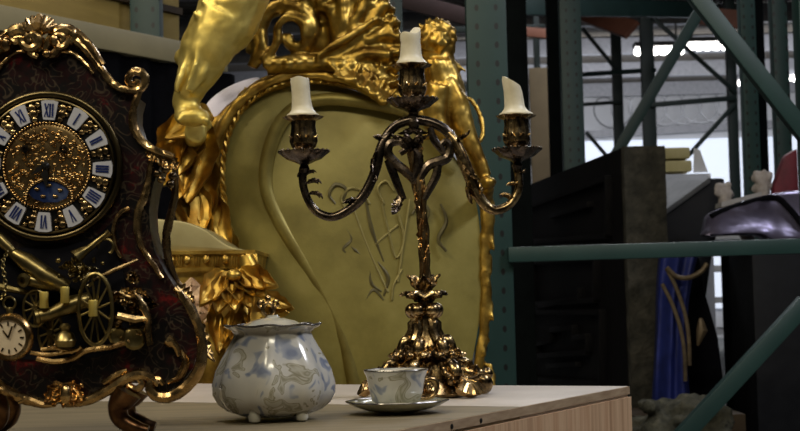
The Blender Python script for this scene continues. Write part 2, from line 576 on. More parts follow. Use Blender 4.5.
        if amp or amp2:
            ns = [v.normal.copy() for v in me.vertices]
            for v, nn in zip(me.vertices, ns):
                h = amp * noise.noise(v.co * freq) + amp2 * (abs(noise.noise(v.co * freq2)) - 0.25)
                v.co += nn * h
        me.shade_smooth()
        if not me.materials:
            me.materials.append(m)
        return o


def tag(o, label, cat, group=None):
    o['label'] = label
    o['category'] = cat
    if group:
        o['group'] = group
    return o


def thing(name, label, cat, loc, group=None):
    o = bpy.data.objects.new(name, None)
    o.empty_display_size = 0.05
    COL.objects.link(o)
    o.location = loc
    return tag(o, label, cat, group)


def struct(name, mb, m, **k):
    o = mb.build(name, m, None, **k)
    o['kind'] = 'structure'
    return o


def single(name, mb, m, label, cat, base, group=None, **k):
    "a thing that is one mesh, its origin at its base"
    base = Vector(base)
    for v in mb.v:
        v -= base
    o = mb.build(name, m, None, **k)
    o.location = base
    return tag(o, label, cat, group)


# =================================================================== SETTING
TOPZ = 0.60
CEIL = 3.9
struct('floor', MB().box((2, 10, -0.05), (22, 28, 0.1)), M['concrete'], smooth=False)
struct('ceiling', MB().box((2, 10, CEIL + 0.05), (22, 28, 0.1)), M['roof'], smooth=False)
struct('wall_back', MB().box((2, 23.1, 1.95), (22, 0.2, 3.9)), M['wallwhite'], smooth=False)
struct('wall_left', MB().box((-7.1, 10, 1.95), (0.2, 26, 3.9)), M['walldark'], smooth=False)
struct('wall_right', MB().box((11.1, 10, 1.95), (0.2, 26, 3.9)), M['walldark'], smooth=False)
# glowing panel standing in for the lamp-lit lower part of the far white wall
W1 = MB()
pl, pr = P(560, 130, 22.9), P(830, 130, 22.9)
W1.box(((pl.x + pr.x) / 2, 22.94, 1.75), (pr.x - pl.x, 0.08, 2.6))
struct('glowing_wall_panel', W1, M['wall_glow'], smooth=False)
W2 = MB()
W2.bar(P(560, 136, 22.8), P(830, 121, 22.8), 0.06, 0.12)
struct('trim_1', W2, M['steel'], smooth=False)
W3 = MB()
for k in range(6):
    W3.bar(Vector((-6, 12.5 + k * 2.0, CEIL - 0.12)), Vector((10.5, 12.5 + k * 2.0, CEIL - 0.12)), 0.1, 0.2)
struct('trim_2', W3, M['steel'], smooth=False)

# =================================================================== CRATE TABLE
C = P(628, 387, 2.0)
C.z = TOPZ
e2 = Vector((-0.467, -0.884, 0))
e1 = Vector((-0.884, 0.467, 0))
ez = Vector((0, 0, 1))
LT, WT = 1.16, 1.05
tb = thing('wooden_crate', 'large pale plywood crate used as a display table under the clock and candelabra', 'crate',
           (C + e1 * LT / 2 + e2 * WT / 2) - ez * TOPZ)
TH = 0.014
split = 0.36


def board(a0, a1, b0, b1, z0, z1):
    m = MB()
    c = C + e1 * ((a0 + a1) / 2) + e2 * ((b0 + b1) / 2)
    c.z = (z0 + z1) / 2
    return m.box(c, (a1 - a0, b1 - b0, z1 - z0), (e1, e2, ez))


board(0, LT, 0, split, TOPZ - TH, TOPZ).build('top_board', M['pale_board'], tb, bevel=0.001)['label'] = 'pale greyish top board along the back of the crate'
board(0, LT, split + 0.0015, WT, TOPZ - TH, TOPZ).build('top_board', M['wood'], tb, bevel=0.001)['label'] = 'bare olive brown top board along the front of the crate'
fr = MB()
fr.box(C + e1 * 0.008 + e2 * WT / 2 - ez * (TOPZ + TH) / 2 - ez * 0.0, (0.016, WT, TOPZ - TH), (e1, e2, ez))
for v in fr.v:
    v -= e1 * 0.004
fr.build('side_panel', M['ply'], tb)
fr = MB()
fr.box(C + e1 * (LT - 0.008) + e2 * WT / 2 - ez * (TOPZ + TH) / 2, (0.016, WT, TOPZ - TH), (e1, e2, ez))
fr.build('side_panel', M['ply'], tb)
for b in (0.008, WT - 0.008):
    fr = MB()
    fr.box(C + e1 * LT / 2 + e2 * b - ez * (TOPZ + TH) / 2, (LT - 0.034, 0.016, TOPZ - TH), (e1, e2, ez))
    fr.build('end_panel', M['ply'], tb)
es_ = MB()
es_.box(C + e2 * WT / 2 - e1 * 0.0012 - ez * 0.0055, (0.0022, WT, 0.010), (e1, e2, ez))
es_.build('edge_strip', M['edge_wood'], tb)['label'] = 'thin light brown wooden edge strip'
for k, t in enumerate((0.47, 0.54)):
    q = C + e2 * t - ez * 0.0065 - e1 * 0.0022
    nl = MB().lathe([(0.0026, 0), (0.0026, 0.001)], q - e1 * 0.0, 10, axis=-e1)
    nl.build('nail_head', M['hand'], tb)

# =================================================================== CLOCK
K = plane_at(1.42)
sK = 1.42 / 1500
back = Vector((0, 0.05, 0))


def ax(py):
    return 49 + (py - 167) * 0.04


def mir(pts):
    return [(2 * ax(y) - x, y) for x, y in pts]


ck = thing('mantel_clock', 'ornate red tortoiseshell and gilt bracket clock with roman numeral dial', 'clock',
           Vector((K(52, 400).x, 1.46, TOPZ)))
side_r = [(44, 46), (58, 42), (72, 42), (86, 51), (97, 66), (107, 80), (118, 89), (130, 92), (137, 97), (134, 108), (133.5, 120), (138, 134), (147, 144), (158, 151), (163, 160), (157, 174), (152, 190),
          (149, 210), (150, 230), (155, 252), (165, 272), (177, 290), (189, 308), (197, 330), (198, 350), (193, 368), (181, 384), (165, 393), (151, 391), (145, 380), (135, 376), (120, 383), (100, 395), (86, 401), (70, 404)]
o2 = side_r + mir(side_r[:0:-1])[0:]
o2 = [p for p in o2]
body = MB().prism([K(x, y) for x, y in o2], back)
body.build('case', M['tort'], ck, angle=30)
# gilt mouldings running down each side
for sgn in (0, 1):
    f = (lambda p: p) if sgn == 0 else mir
    g = MB()

    def rod(pts, r, d=0.004, n=5, flat=1.0):
        pts = f(pts)
        g.tube([K(p.x, p.y, d) for p in spl([(a, b, 0) for a, b in pts], n)], [q * sK for q in r] if isinstance(r, list) else r * sK, 8)
    rod([(60, 38), (74, 40), (86, 49), (98, 64), (108, 78), (118, 87), (130, 91), (141, 90), (146, 82), (143, 74), (135, 72), (129.5, 77), (131, 84), (137, 85), (138, 80)], [5, 5, 4, 4, 4, 4, 4.2, 4.5, 4.5, 4, 4, 3.5, 3])
    rod([(145, 84), (139, 95), (134.5, 108), (133.5, 122), (138, 136), (148, 146), (160, 152), (174, 157)], [3.5, 3.5, 4, 4.5, 4.5, 4, 3.5, 3])
    rod([(60, 52), (74, 54), (86, 64), (94, 74)], 2, 0.003)
    rod([(152, 160), (150, 175), (148, 186), (145, 197), (139, 212), (138, 230), (142, 246), (152, 262), (163, 278)], [3, 3, 3.5, 4, 4, 4, 3.5, 3, 2.5])
    rod([(170, 164), (171, 180), (169, 200), (163, 225), (161, 240), (163, 258), (169, 276), (178, 289)], [3.5, 3.5, 4, 4.5, 4.5, 4.5, 4, 3], -0.03)
    rod([(130, 208), (122, 212), (116, 222), (114, 234), (117, 248), (122, 258)], 2.2)
    rod([(176, 288), (188, 304), (198, 324), (203, 348), (199, 370), (187, 386), (172, 396), (158, 396), (151, 389), (152, 381), (160, 379), (164, 385)], [3.5, 4.5, 5, 5.5, 6, 6, 6, 5.5, 4.5, 3.5, 3])
    rod([(182, 350), (186, 362), (180, 376), (168, 383)], [2, 4, 4, 2])
    rod([(167, 340), (176, 346), (180, 356)], [6, 4, 2])
    rod([(160, 384), (152, 378), (142, 374), (128, 378), (112, 388), (96, 397), (80, 402), (66, 403)], [4, 5, 6, 6, 5.5, 5, 5, 4])
    rod([(128, 385), (137, 389), (143, 384), (140, 378)], [3.5, 4, 3.5, 3])
    rod([(44, 398), (30, 402), (14, 394), (2, 382)] if sgn else [(104, 383), (118, 374), (128, 370)], [3, 3.5, 3.5, 2])
    g.jitter(0.0008, 160)
    g.build('side_moulding', M['ormolu'], ck)
    # acanthus mount on the shoulder and the darker console leaf
    g2 = MB()
    s_ = 1 if sgn == 0 else -1

    def kp(x, y, d=0.0):
        q = f([(x, y)])[0]
        return K(q[0], q[1], d)
    for k, (x, y, L, W) in enumerate([(150, 147, 20, 9), (158, 151, 22, 9), (166, 154, 22, 9), (172, 156, 20, 8)]):
        g2.leaf(kp(x, y, 0.002), Vector((s_ * 0.25 + 0.15 * s_ * k / 3, 0, -1)), Vector((0, -1, 0)), L * sK, W * sK, 0.45, 4)
    for k, (x, y) in enumerate([(166, 170), (172, 176), (162, 180), (170, 184), (158, 174)]):
        g2.ball(kp(x, y, 0.004 - 0.006 * (k % 2)), 4.2 * sK)
    g2.build('shoulder_mount', M['bronze'], ck)
    g2 = MB()
    g2.leaf(kp(172, 286, -0.01), Vector((s_ * 0.5, 0, -0.6)), Vector((s_, -1, 0)), 30 * sK, 18 * sK, 0.35)
    g2.leaf(kp(194, 318, -0.01), Vector((s_ * 0.2, 0, -1)), Vector((s_, -0.6, 0)), 50 * sK, 16 * sK, 0.25)
    g2.build('console_leaf', M['bronze'], ck)
    g2 = MB()
    g2.leaf(kp(124, 300, 0.003), Vector((s_ * 0.6, 0, -0.5)), Vector((0, -1, 0.2)), 40 * sK, 16 * sK, 0.3)
    g2.build('cheek_leaf', M['bronze'], ck)
    # cabriole feet, front and rear
    for d in (0.0, -0.042):
        ft = MB()
        pts = f([(128, 392), (122, 402), (118, 412), (122, 424), (136, 433), (148, 436)])
        tz = [K(p.x, p.y, d) for p in spl([(a, b, 0) for a, b in pts], 5)]
        ft.tube(tz, [r * sK for r in (15, 13, 10, 9, 8.5, 6)], 12)
        lo = min(v.z for v in ft.v)
        for v in ft.v:
            t = max(0.0, (K(0, 392).z - v.z) / (K(0, 392).z - lo))
            v.z += (TOPZ + 0.0004 - lo) * t
        fo = ft.build('foot', M['foot_bronze'], ck)
# scrolling crest
g = MB()
for sgn in (0, 1):
    f = (lambda p: p) if sgn == 0 else mir
    def rod2(pts, r, d=0.006):
        pts = f(pts)
        g.tube([K(p.x, p.y, d) for p in spl([(a, b, 0) for a, b in pts], 5)], [q * sK for q in r], 8)
    rod2([(46, 52), (52, 40), (60, 32), (70, 31), (76, 37), (72, 43), (65, 42)], [3, 5, 6, 6, 5, 4, 3])
    rod2([(50, 58), (56, 55), (60, 48), (58, 42)], [3, 4.5, 4.5, 3])
    rod2([(62, 35), (78, 34), (92, 48), (104, 66)], [4, 4, 4, 3])
q = lambda x, y, d=0.006: K(x, y, d)
g.spiral(K(34, 41, 0.008), (1, 0, 0), (0, 0, 1), 11 * sK, 3 * sK, 1.2, PI * 0.95, [4 * sK, 5 * sK, 4 * sK], 8)
g.spiral(K(62, 41, 0.008), (-1, 0, 0), (0, 0, 1), 9 * sK, 3 * sK, 1.2, PI * 0.95, [3 * sK, 4 * sK, 3 * sK], 8)
for k in range(7):
    th = PI * (0.12 + 0.76 * k / 6)
    g.tube([K(41, 34, 0.004), K(41 + 12 * math.cos(th), 34 - 9 * math.sin(th), 0.012), K(41 + 17 * math.cos(th), 32 - 15 * math.sin(th), 0.006)], [3 * sK, 4 * sK, 3 * sK], 8)
g.ball(K(50, 56, 0.012), 4.5 * sK)
g.ball(K(9, 46, 0.01), (5 * sK, 5 * sK, 8 * sK))
g.ball(K(2, 44, 0.01), (4 * sK, 4 * sK, 7 * sK))
g.ball(K(57, 42, 0.012), (4 * sK, 4 * sK, 6 * sK))
g.leaf(K(38, 32, 0.0), (0.25, 0.1, 1), (1, -0.4, 0), 22 * sK, 18 * sK, 0.8)
g.leaf(K(64, 38, 0.0), (0.7, 0, 0.5), (0.3, -0.5, 0.8), 20 * sK, 14 * sK, -0.3)
g.jitter(0.0009, 140, 3)
g.build('crest_mount', M['ormolu'], ck)
# apron shell and pendant at the bottom
g = MB()
for k in range(5):
    a = -0.8 + 0.4 * k
    g.leaf(K(66 + 2.6 * k - 4, 382, 0.010), (a * 0.8, 0, -1), (0, -1, 0), 27 * sK, 13 * sK, 0.35, 3)
g.ball(K(69, 394, 0.014), (6.5 * sK, 6 * sK, 11 * sK))
for x, y in ((56, 384), (70, 384), (83, 385)):
    g.ball(K(x, y, 0.006), 2.5 * sK)
g.tube([K(p.x, p.y, 0.006) for p in spl([(20, 402, 0), (30, 399, 0), (44, 404, 0), (58, 404, 0)], 5)], [2 * sK, 4 * sK, 4 * sK, 2 * sK], 8)
g.build('apron_shell', M['ormolu'], ck)
# red cheeks and inlay plaques on the lower body
# dial
DC = (49, 167)
dl = MB().lathe([(68 * sK, 0), (68 * sK, 0.006)], K(*DC, 0.0), 48, axis=(0, -1, 0)).build('dial', M['hand'], ck)
bz = MB()
bz.tube([K(DC[0] + 72 * math.cos(t), DC[1] - 72 * math.sin(t), 0.006) for t in [2 * PI * k / 64 for k in range(64)]], 3.6 * sK, 10, closed=True)
bz.tube([K(DC[0] + 66 * math.cos(t), DC[1] - 66 * math.sin(t), 0.008) for t in [2 * PI * k / 64 for k in range(64)]], 1.6 * sK, 8, closed=True)
bz.build('bezel', M['bezel'], dl)
dec = MB()
dec.lathe([(42 * sK, 0), (42 * sK, 0.002), (39 * sK, 0.003), (20 * sK, 0.0025), (6 * sK, 0.004)], K(*DC, 0.006), 40, axis=(0, -1, 0))
rnd = random.Random(4)
for k in range(300):
    rr = 40 * math.sqrt(rnd.uniform(0.02, 0.93))
    t = rnd.uniform(0, 2 * PI)
    dec.ball(K(DC[0] + rr * math.cos(t), DC[1] - rr * math.sin(t), 0.0085), (rnd.uniform(1.0, 2.8) * sK, 2.4 * sK, rnd.uniform(1.0, 2.8) * sK), 7, 5)
dec.build('dial_centre', M['ormolu'], dl)
bd = MB()
for k in range(84):
    t = 2 * PI * k / 84
    bd.ball(K(DC[0] + 43 * math.cos(t), DC[1] - 43 * math.sin(t), 0.009), 1.5 * sK, 6, 5)
bd.build('bead_ring', M['ormolu'], dl)['label'] = 'ring of small gilt beads'
bt = MB()
for k in range(12):
    t = 2 * PI * (k + 0.5) / 12
    for rr, q_ in ((48, 3.4), (54, 5.0), (60, 4.4)):
        bt.ball(K(DC[0] + rr * math.cos(t), DC[1] - rr * math.sin(t), 0.007), (q_ * sK, 2.5 * sK, q_ * sK), 8, 6)
    for dt in (-0.11, 0.11):
        bt.ball(K(DC[0] + 62 * math.cos(t + dt), DC[1] - 62 * math.sin(t + dt), 0.007), 3.0 * sK, 8, 6)
        bt.ball(K(DC[0] + 55 * math.cos(t + dt * 0.9), DC[1] - 55 * math.sin(t + dt * 0.9), 0.007), 2.4 * sK, 8, 6)
bt.build('dial_ornament', M['bronze'], dl)
numer = ['XII', 'I', 'II', 'III', 'IIII', 'V', 'VI', 'VII', 'VIII', 'IX', 'X', 'XI']
for h, s in enumerate(numer):
    t = PI / 2 - 2 * PI * h / 12 - 0.05
    er = Vector((math.cos(t), math.sin(t), 0))
    et = Vector((math.sin(t), -math.cos(t), 0))

    def D(a, b, d):
        "a along the tangent, b along the radius, in photo pixels"
        v = er * b + et * a
        return K(DC[0] + v.x, DC[1] - v.y, d)
    outl = [(-5.5, 46), (5.5, 46), (6.5, 50), (7.5, 58), (8.5, 64), (4, 65.5), (-4, 65.5), (-8.5, 64), (-7.5, 58), (-6.5, 50)]
    pq = MB().prism([D(a, b, 0.0105) for a, b in outl], (0, 0.005, 0)).build('numeral_plaque', M['enamel'], dl, smooth=False)
    nm = MB()
    widths = {'I': 2.6, 'V': 4.4, 'X': 4.4}
    tot = sum(widths[c] for c in s)
    sc = min(1.0, 11.5 / tot)
    x = -tot * sc / 2

    def stroke(a0, b0, a1, b1, w):
        p, q_ = Vector((a0, b0, 0)), Vector((a1, b1, 0))
        n_ = (q_ - p).normalized()
        n_ = Vector((-n_.y, n_.x, 0)) * w / 2
        nm.prism([D(v.x, v.y, 0.0112) for v in (p - n_, p + n_, q_ + n_, q_ - n_)], (0, 0.001, 0))
    for c in s:
        w = widths[c] * sc
        if c == 'I':
            stroke(x + w / 2, 49, x + w / 2, 62, 1.5 * sc + 0.1)
        elif c == 'V':
            stroke(x + w / 2, 49, x + 0.5, 62, 1.5 * sc)
            stroke(x + w / 2, 49, x + w - 0.5, 62, 0.9 * sc)
        else:
            stroke(x + 0.4, 62, x + w - 0.4, 49, 1.5 * sc)
            stroke(x + w - 0.4, 62, x + 0.4, 49, 0.9 * sc)
        x += w
    nm.build('numeral', M['navy'], pq, smooth=False)
mo = MB().prism([K(x, y, 0.0115) for x, y in [(36, 199), (30, 193), (35, 186), (44, 182), (54, 181), (64, 185), (72, 191), (69, 199), (60, 203), (46, 203)]], (0, 0.004, 0))
mo.build('blue_plaque', M['moon'], dl, smooth=False)
g = MB()
for k in range(26):
    t = PI * 1.05 * k / 25 - 0.05
    g.ball(K(52 + 23 * math.cos(t), 199 - 19 * math.sin(t), 0.012), 2.0 * sK, 7, 5)
for x, y in ((40, 190), (63, 191), (52, 186), (46, 197), (58, 197)):
    g.ball(K(x, y, 0.012), (3 * sK, 1.5 * sK, 1.6 * sK), 7, 5)
g.build('plaque_border', M['ormolu'], dl)
hn = MB()
hn.lathe([(4 * sK, 0), (4 * sK, 0.003), (2 * sK, 0.005)], K(*DC, 0.012), 16, axis=(0, -1, 0))
hn.prism([K(x, y, 0.015) for x, y in [(48, 168), (45, 176), (50, 190), (52, 176), (50, 168)]], (0, 0.0012, 0))
hn.prism([K(x, y, 0.0135) for x, y in [(47, 166), (41, 168), (34, 176), (43, 173), (50, 169)]], (0, 0.0012, 0))
hn.build('clock_hand', M['hand'], dl)
for x, y in ((28, 150), (66, 150)):
    MB().lathe([(4 * sK, 0), (4 * sK, 0.003), (2.2 * sK, 0.0032), (2.2 * sK, 0.001)], K(x, y, 0.009), 14, axis=(0, -1, 0)).build('winding_hole', M['bronze_dark'], dl)
# dark pendulum opening under the dial
cav = MB().prism([K(p.x, p.y, 0.0015) for p in spl([(49 - 66, 235, 0), (49 - 40, 248, 0), (49, 244, 0), (90, 240, 0), (112, 224, 0), (115, 240, 0), (121, 262, 0), (128, 300, 0), (128, 340, 0), (100, 356, 0), (50, 360, 0), (0, 356, 0), (-26, 340, 0), (-26, 300, 0)], 4, closed=True)], (0, 0.002, 0))
cav.build('pendulum_opening', M['black'], ck)
# military trophy mounted in front of the opening
tr = MB()
tr.tube([K(-14, 228, 0.012), K(4, 240, 0.012), K(16, 252, 0.012)], [5 * sK, 6 * sK, 5 * sK], 10)
tr.tube([K(14, 252, 0.01), K(30, 262, 0.014), K(48, 276, 0.014), K(70, 288, 0.01)], [5 * sK, 9 * sK, 10 * sK, 8 * sK], 12)
tr.lathe([(5 * sK, 0), (7 * sK, 0.002), (7 * sK, 0.005), (3.5 * sK, 0.006), (3.5 * sK, 0.002)], K(31, 280, 0.018), 16, axis=(-0.4, -1, -0.1))
tr.tube([K(31, 280, 0.016), K(48, 284, 0.012), K(66, 286, 0.01)], [6 * sK, 7 * sK, 7 * sK], 12)
tr.tube([K(-10, 284, 0.01), K(10, 288, 0.012), K(28, 292, 0.012), K(40, 293, 0.01)], [4 * sK, 4 * sK, 3 * sK, 2 * sK], 8)
tr.build('cannon', M['brass'], ck)
tr = MB()
tr.tube([K(44, 316, 0.026), K(56, 314, 0.024), K(78, 304, 0.018), K(92, 300, 0.014)], [6 * sK, 6.5 * sK, 9 * sK, 8 * sK], 14)
tr.lathe([(6 * sK, 0), (8 * sK, 0.001), (8 * sK, 0.004), (4 * sK, 0.005), (4 * sK, 0.002)], K(46, 316, 0.026), 16, axis=(-1, -0.35, -0.2))
tr.build('cannon', M['brass'], ck)
for x, y in ((51.5, 300), (72, 295), (99.5, 308)):
    MB().lathe([(4.2 * sK, -8 * sK), (4.6 * sK, -7 * sK), (4.2 * sK, 0), (4.6 * sK, 7 * sK), (4.2 * sK, 8 * sK)], K(x, y, 0.03), 14).build('brass_post', M['gilt_pale'], ck)


def wheel(cx, cy, rx, rz, d, nsp, th):
    w = MB()
    w.tube([K(cx + rx * math.cos(t), cy - rz * math.sin(t), d) for t in [2 * PI * k / 36 for k in range(36)]], th * sK, 8, closed=True)
    for k in range(nsp):
        t = 2 * PI * k / nsp + 0.2
        w.tube([K(cx, cy, d), K(cx + rx * 0.97 * math.cos(t), cy - rz * 0.97 * math.sin(t), d)], [1.5 * sK, 0.9 * sK], 6)
    w.lathe([(3.5 * sK, -0.003), (4 * sK, 0), (3 * sK, 0.004)], K(cx, cy, d), 12, axis=(0, -1, 0))
    w.build('gun_carriage_wheel', M['brass'], ck)


wheel(101, 309, 16.5, 35, 0.026, 12, 2.0)
wheel(39, 308, 12, 18, 0.014, 10, 1.4)
wheel(53, 332, 12, 22, 0.010, 12, 1.4)
g = MB()
rnd = random.Random(9)
for k in range(40):
    x, y = 84 + rnd.gauss(0, 9), 270 + rnd.gauss(0, 6)
    g.leaf(K(x, y, 0.012 + rnd.uniform(0, 0.008)), (rnd.uniform(-1, 1), -0.5, rnd.uniform(-0.6, 1)), (0, -1, 0.3), 9 * sK, 5 * sK, 0.4, 2)
for k in range(14):
    g.ball(K(84 + rnd.gauss(0, 9), 270 + rnd.gauss(0, 6), 0.02), rnd.uniform(1.5, 2.8) * sK, 7, 5)
g.build('laurel_spray', M['brass'], ck)
g = MB()
g.tube([K(80, 258, 0.02), K(86, 253, 0.018), K(92, 249, 0.016), K(108, 236, 0.012), K(112, 233, 0.012)], [8 * sK, 5.5 * sK, 3.5 * sK, 3 * sK, 4 * sK], 12)
g.spiral(K(108, 247, 0.012), (1, 0, 0), (0, 0, 1), 8 * sK, 7 * sK, 0.7, -1.0, 1.4 * sK, 6)
g.build('bugle', M['brass'], ck)
g = MB()
g.tube([K(96, 281, 0.02), K(118, 270, 0.016), K(140, 260, 0.012)], [2 * sK, 2.5 * sK, 1.2 * sK], 8)
g.tube([K(121, 315, 0.018), K(138, 319, 0.016), K(152, 318, 0.014)], [4 * sK, 5 * sK, 2 * sK], 8)
g.tube([K(140, 296, 0.014), K(147, 308, 0.016), K(151, 318, 0.014), K(150, 330, 0.012), K(152, 345, 0.012)], [3 * sK, 5 * sK, 3 * sK, 4 * sK, 3 * sK], 10)
rq = random.Random(12)
for k in range(16):
    g.leaf(K(118 + rq.uniform(0, 30), 280 + rq.uniform(0, 50), 0.006), (rq.uniform(-0.5, 1), -0.3, rq.uniform(-1, 0.6)), (0, -1, 0.2), 18 * sK, 9 * sK, 0.4, 3)
for k in range(6):
    g.leaf(K(122 + k * 4, 290 + (k % 3) * 8, 0.008), (0.8, -0.2, -0.4 + 0.2 * (k % 3)), (0, -1, 0.2), 22 * sK, 9 * sK, 0.25, 3)
g.build('banner_and_pike', M['bronze'], ck)
for x, y, r in ((120, 336, 9), (136, 338, 11)):
    MB().lathe([(r * sK, 0), (r * 1.05 * sK, 0.002), (r * 0.8 * sK, 0.004), (r * 0.3 * sK, 0.003)], K(x, y, 0.01), 18, lobes=0, axis=(0.2, -1, 0)).build('medallion', M['brass'], ck)
g = MB().lathe([(3 * sK, 0), (9 * sK, 3 * sK), (11 * sK, 9 * sK), (8 * sK, 16 * sK), (4 * sK, 19 * sK), (6 * sK, 23 * sK), (3 * sK, 26 * sK)], K(71, 349, 0.024), 18)
g.build('small_urn', M['brass'], ck)
g = MB()
for pts, r in (([(34, 352), (50, 354), (66, 352), (78, 350), (84, 346)], 2.5), ([(40, 358), (58, 361), (76, 358), (90, 350), (116, 346), (132, 340)], 3.2), ([(44, 349), (60, 348), (76, 352)], 2.2)):
    g.tube([K(p.x, p.y, 0.012) for p in spl([(a, b, 0) for a, b in pts], 5)], r * sK, 8)
g.ball(K(59, 345, 0.016), 2.6 * sK)
g.ball(K(53, 347, 0.016), 2 * sK)
g.build('trophy_ledge', M['ormolu'], ck)
# pocket watch hanging from the trophy by a chain
pw = thing('pocket_watch', 'small round open-face pocket watch hanging by a chain on the clock front', 'watch', K(21, 358, 0.034))
wc = K(20, 336, 0.034)
wa = Vector((-0.12, -1, -0.1)).normalized()
wcase = MB().lathe([(8 * sK, -0.006), (19 * sK, -0.004), (23.5 * sK, 0.0), (23.5 * sK, 0.003), (21 * sK, 0.006), (17.5 * sK, 0.006), (17 * sK, 0.004)], wc, 32, axis=wa).build('watch_case', M['copper'], pw)
wd = MB().lathe([(17.5 * sK, 0.0035), (17.5 * sK, 0.0048)], wc, 32, axis=wa).build('watch_dial', M['ivory'], pw)
g = MB()
ux = Vector((1, 0, 0))
ux = (ux - wa * ux.dot(wa)).normalized()
uz = ux.cross(wa) * -1
uz = uz if uz.z > 0 else -uz
for k in range(12):
    t = 2 * PI * k / 12
    dv = ux * math.cos(t) + uz * math.sin(t)
    g.bar(wc + wa * 0.0052 + dv * 11.5 * sK, wc + wa * 0.0052 + dv * 15.5 * sK, 1.5 * sK, 0.0006, up=wa)
for t, L in ((2.2, 9), (1.2, 12)):
    dv = ux * math.cos(t) + uz * math.sin(t)
    g.bar(wc + wa * 0.0058, wc + wa * 0.0058 + dv * L * sK, 1.6 * sK, 0.0005, up=wa)
g.build('watch_hand', M['bronze'], pw)
g = MB()
g.lathe([(3 * sK, 0), (3.5 * sK, 3 * sK), (2.5 * sK, 6 * sK)], wc + uz * 23 * sK, 10)
g.tube([wc + uz * (33 * sK) + ux * (6 * sK * math.cos(t)) + uz * (6 * sK * math.sin(t)) for t in [2 * PI * k / 20 for k in range(20)]], 1.2 * sK, 6, closed=True)
g.build('watch_bow', M['brass'], pw)
g = MB()
cp = spl([K(8, 299, 0.03), K(13, 291, 0.026), K(11, 276, 0.024), K(9, 262, 0.022), K(13, 252, 0.018)], 4)
for i in range(len(cp) - 1):
    a, b = cp[i], cp[i + 1]
    t = (b - a).normalized()
    sd = Vector((0, 1, 0)) if i % 2 else Vector((1, 0, 0))
    sd = (sd - t * sd.dot(t)).normalized()
    m_, L = (a + b) / 2, (b - a).length * 0.62
    g.tube([m_ + t * (L * math.cos(h)) + sd * (1.8 * sK * math.sin(h)) for h in [2 * PI * k / 10 for k in range(10)]], 0.75 * sK, 5, closed=True)
g.build('watch_chain', M['brass'], pw)

# =================================================================== CANDELABRA
YC = 1.90
Q = plane_at(YC)
sQ = YC / 1500
cb = thing('candelabra', 'tall three-armed patinated bronze candelabra holding burnt candle stubs', 'candelabra', Vector((Q(428, 395).x, YC, TOPZ)))
bx = Q(428, 395).x


def bz_(py):
    return Q(428, py).z


def RZ(r, py):
    return (r * sQ, bz_(py) - TOPZ)


base0 = Vector((bx, YC, TOPZ))
zb = lambda py: (TOPZ + 0.002) if py > 394 else bz_(py)
# base core
g = MB()
prof = [(46, 397), (48, 392), (40, 385), (31, 376), (24, 364), (18, 352), (13, 342), (10, 334), (8, 326), (8, 320), (7, 316), (8, 309), (7, 302), (6, 296), (6, 290), (5, 282), (4, 274)]
g.lathe([(r * sQ, zb(y)) for r, y in prof], Vector((bx, YC, 0)), 36, lobes=6, amp=0.10)
g.build('base', M['bronze'], cb)
A0 = Vector((bx, YC, 0))


def at_r(o, r, y):
    return A0 + o * (r * sQ) + ez * bz_(y)


for k in range(6):
    th = PI / 6 + k * PI / 3 - 0.35
    o_ = Vector((math.cos(th), math.sin(th), 0))
    sd = Vector((-o_.y, o_.x, 0))
    orn = MB()
    # bold double C-scroll running down the rib
    orn.tube(spl([at_r(o_, r, y) for r, y in [(13, 338), (21, 341), (25, 349), (22, 356), (26, 363), (36, 364), (42, 371), (41, 380), (48, 386), (58, 384)]], 4), [q * sQ for q in (3, 5.5, 6, 5, 5.5, 6.5, 7, 6, 6.5, 6)], 10)
    orn.spiral(at_r(o_, 21, 347), o_, ez, 8.5 * sQ, 2.5 * sQ, 1.2, PI * 0.4, [3.4 * sQ, 4 * sQ, 3.2 * sQ], 8)
    orn.spiral(at_r(o_, 37, 371), o_, ez, 9 * sQ, 2.5 * sQ, 1.2, PI * 0.4, [3.6 * sQ, 4.2 * sQ, 3.4 * sQ], 8)
    for w in (-1, 1):
        orn.leaf(at_r(o_, 20, 348) + sd * (w * 4 * sQ), o_ * 0.5 + sd * (w * 0.7) - ez * 0.6, o_ + ez * 0.3, 22 * sQ, 14 * sQ, 0.45, 3, th=2 * sQ)
        orn.leaf(at_r(o_, 36, 366) + sd * (w * 5 * sQ), o_ * 0.5 + sd * (w * 0.8) - ez * 0.6, o_ + ez * 0.3, 26 * sQ, 17 * sQ, 0.45, 3, th=2 * sQ)
        orn.ball(at_r(o_, 29, 355) + sd * (w * 7 * sQ), 4.2 * sQ)
        orn.ball(at_r(o_, 46, 379) + sd * (w * 9 * sQ), 5 * sQ)
    fc = A0 + o_ * (57 * sQ)
    fc.z = TOPZ + 11 * sQ
    if k % 2 == 0:
        orn.ball(fc, (9 * sQ, 9 * sQ, 10.5 * sQ), 14, 10)
        orn.spiral(fc, o_, ez, 11 * sQ, 3 * sQ, 1.1, PI * 0.6, [3.2 * sQ, 4 * sQ, 3.2 * sQ], 8)
        orn.ball(fc + o_ * 4 * sQ + ez * 9 * sQ, 6 * sQ)
    else:
        osh = MB()
        for jj in range(7):
            a = (jj - 3) / 3.0
            d_ = (o_ * 0.6 + sd * a * 0.8 - ez * 0.65).normalized()
            st = fc + ez * (15 * sQ) - o_ * (7 * sQ)
            osh.tube([st, st + d_ * (11 * sQ) + o_ * 6 * sQ, st + d_ * (23 * sQ) + o_ * 2 * sQ], [1.8 * sQ, 4.4 * sQ, 4 * sQ], 8)
        low = min(v.z for v in osh.v)
        for v in osh.v:
            v.z += TOPZ + 0.0006 - low
        osh.build('shell_foot', M['ormolu'], cb)
    orn.jitter(0.0010, 90, 2 + k)
    for v in orn.v:
        v.z = max(v.z, TOPZ + 0.0003)
    orn.build('base_scroll', M['bronze'], cb)
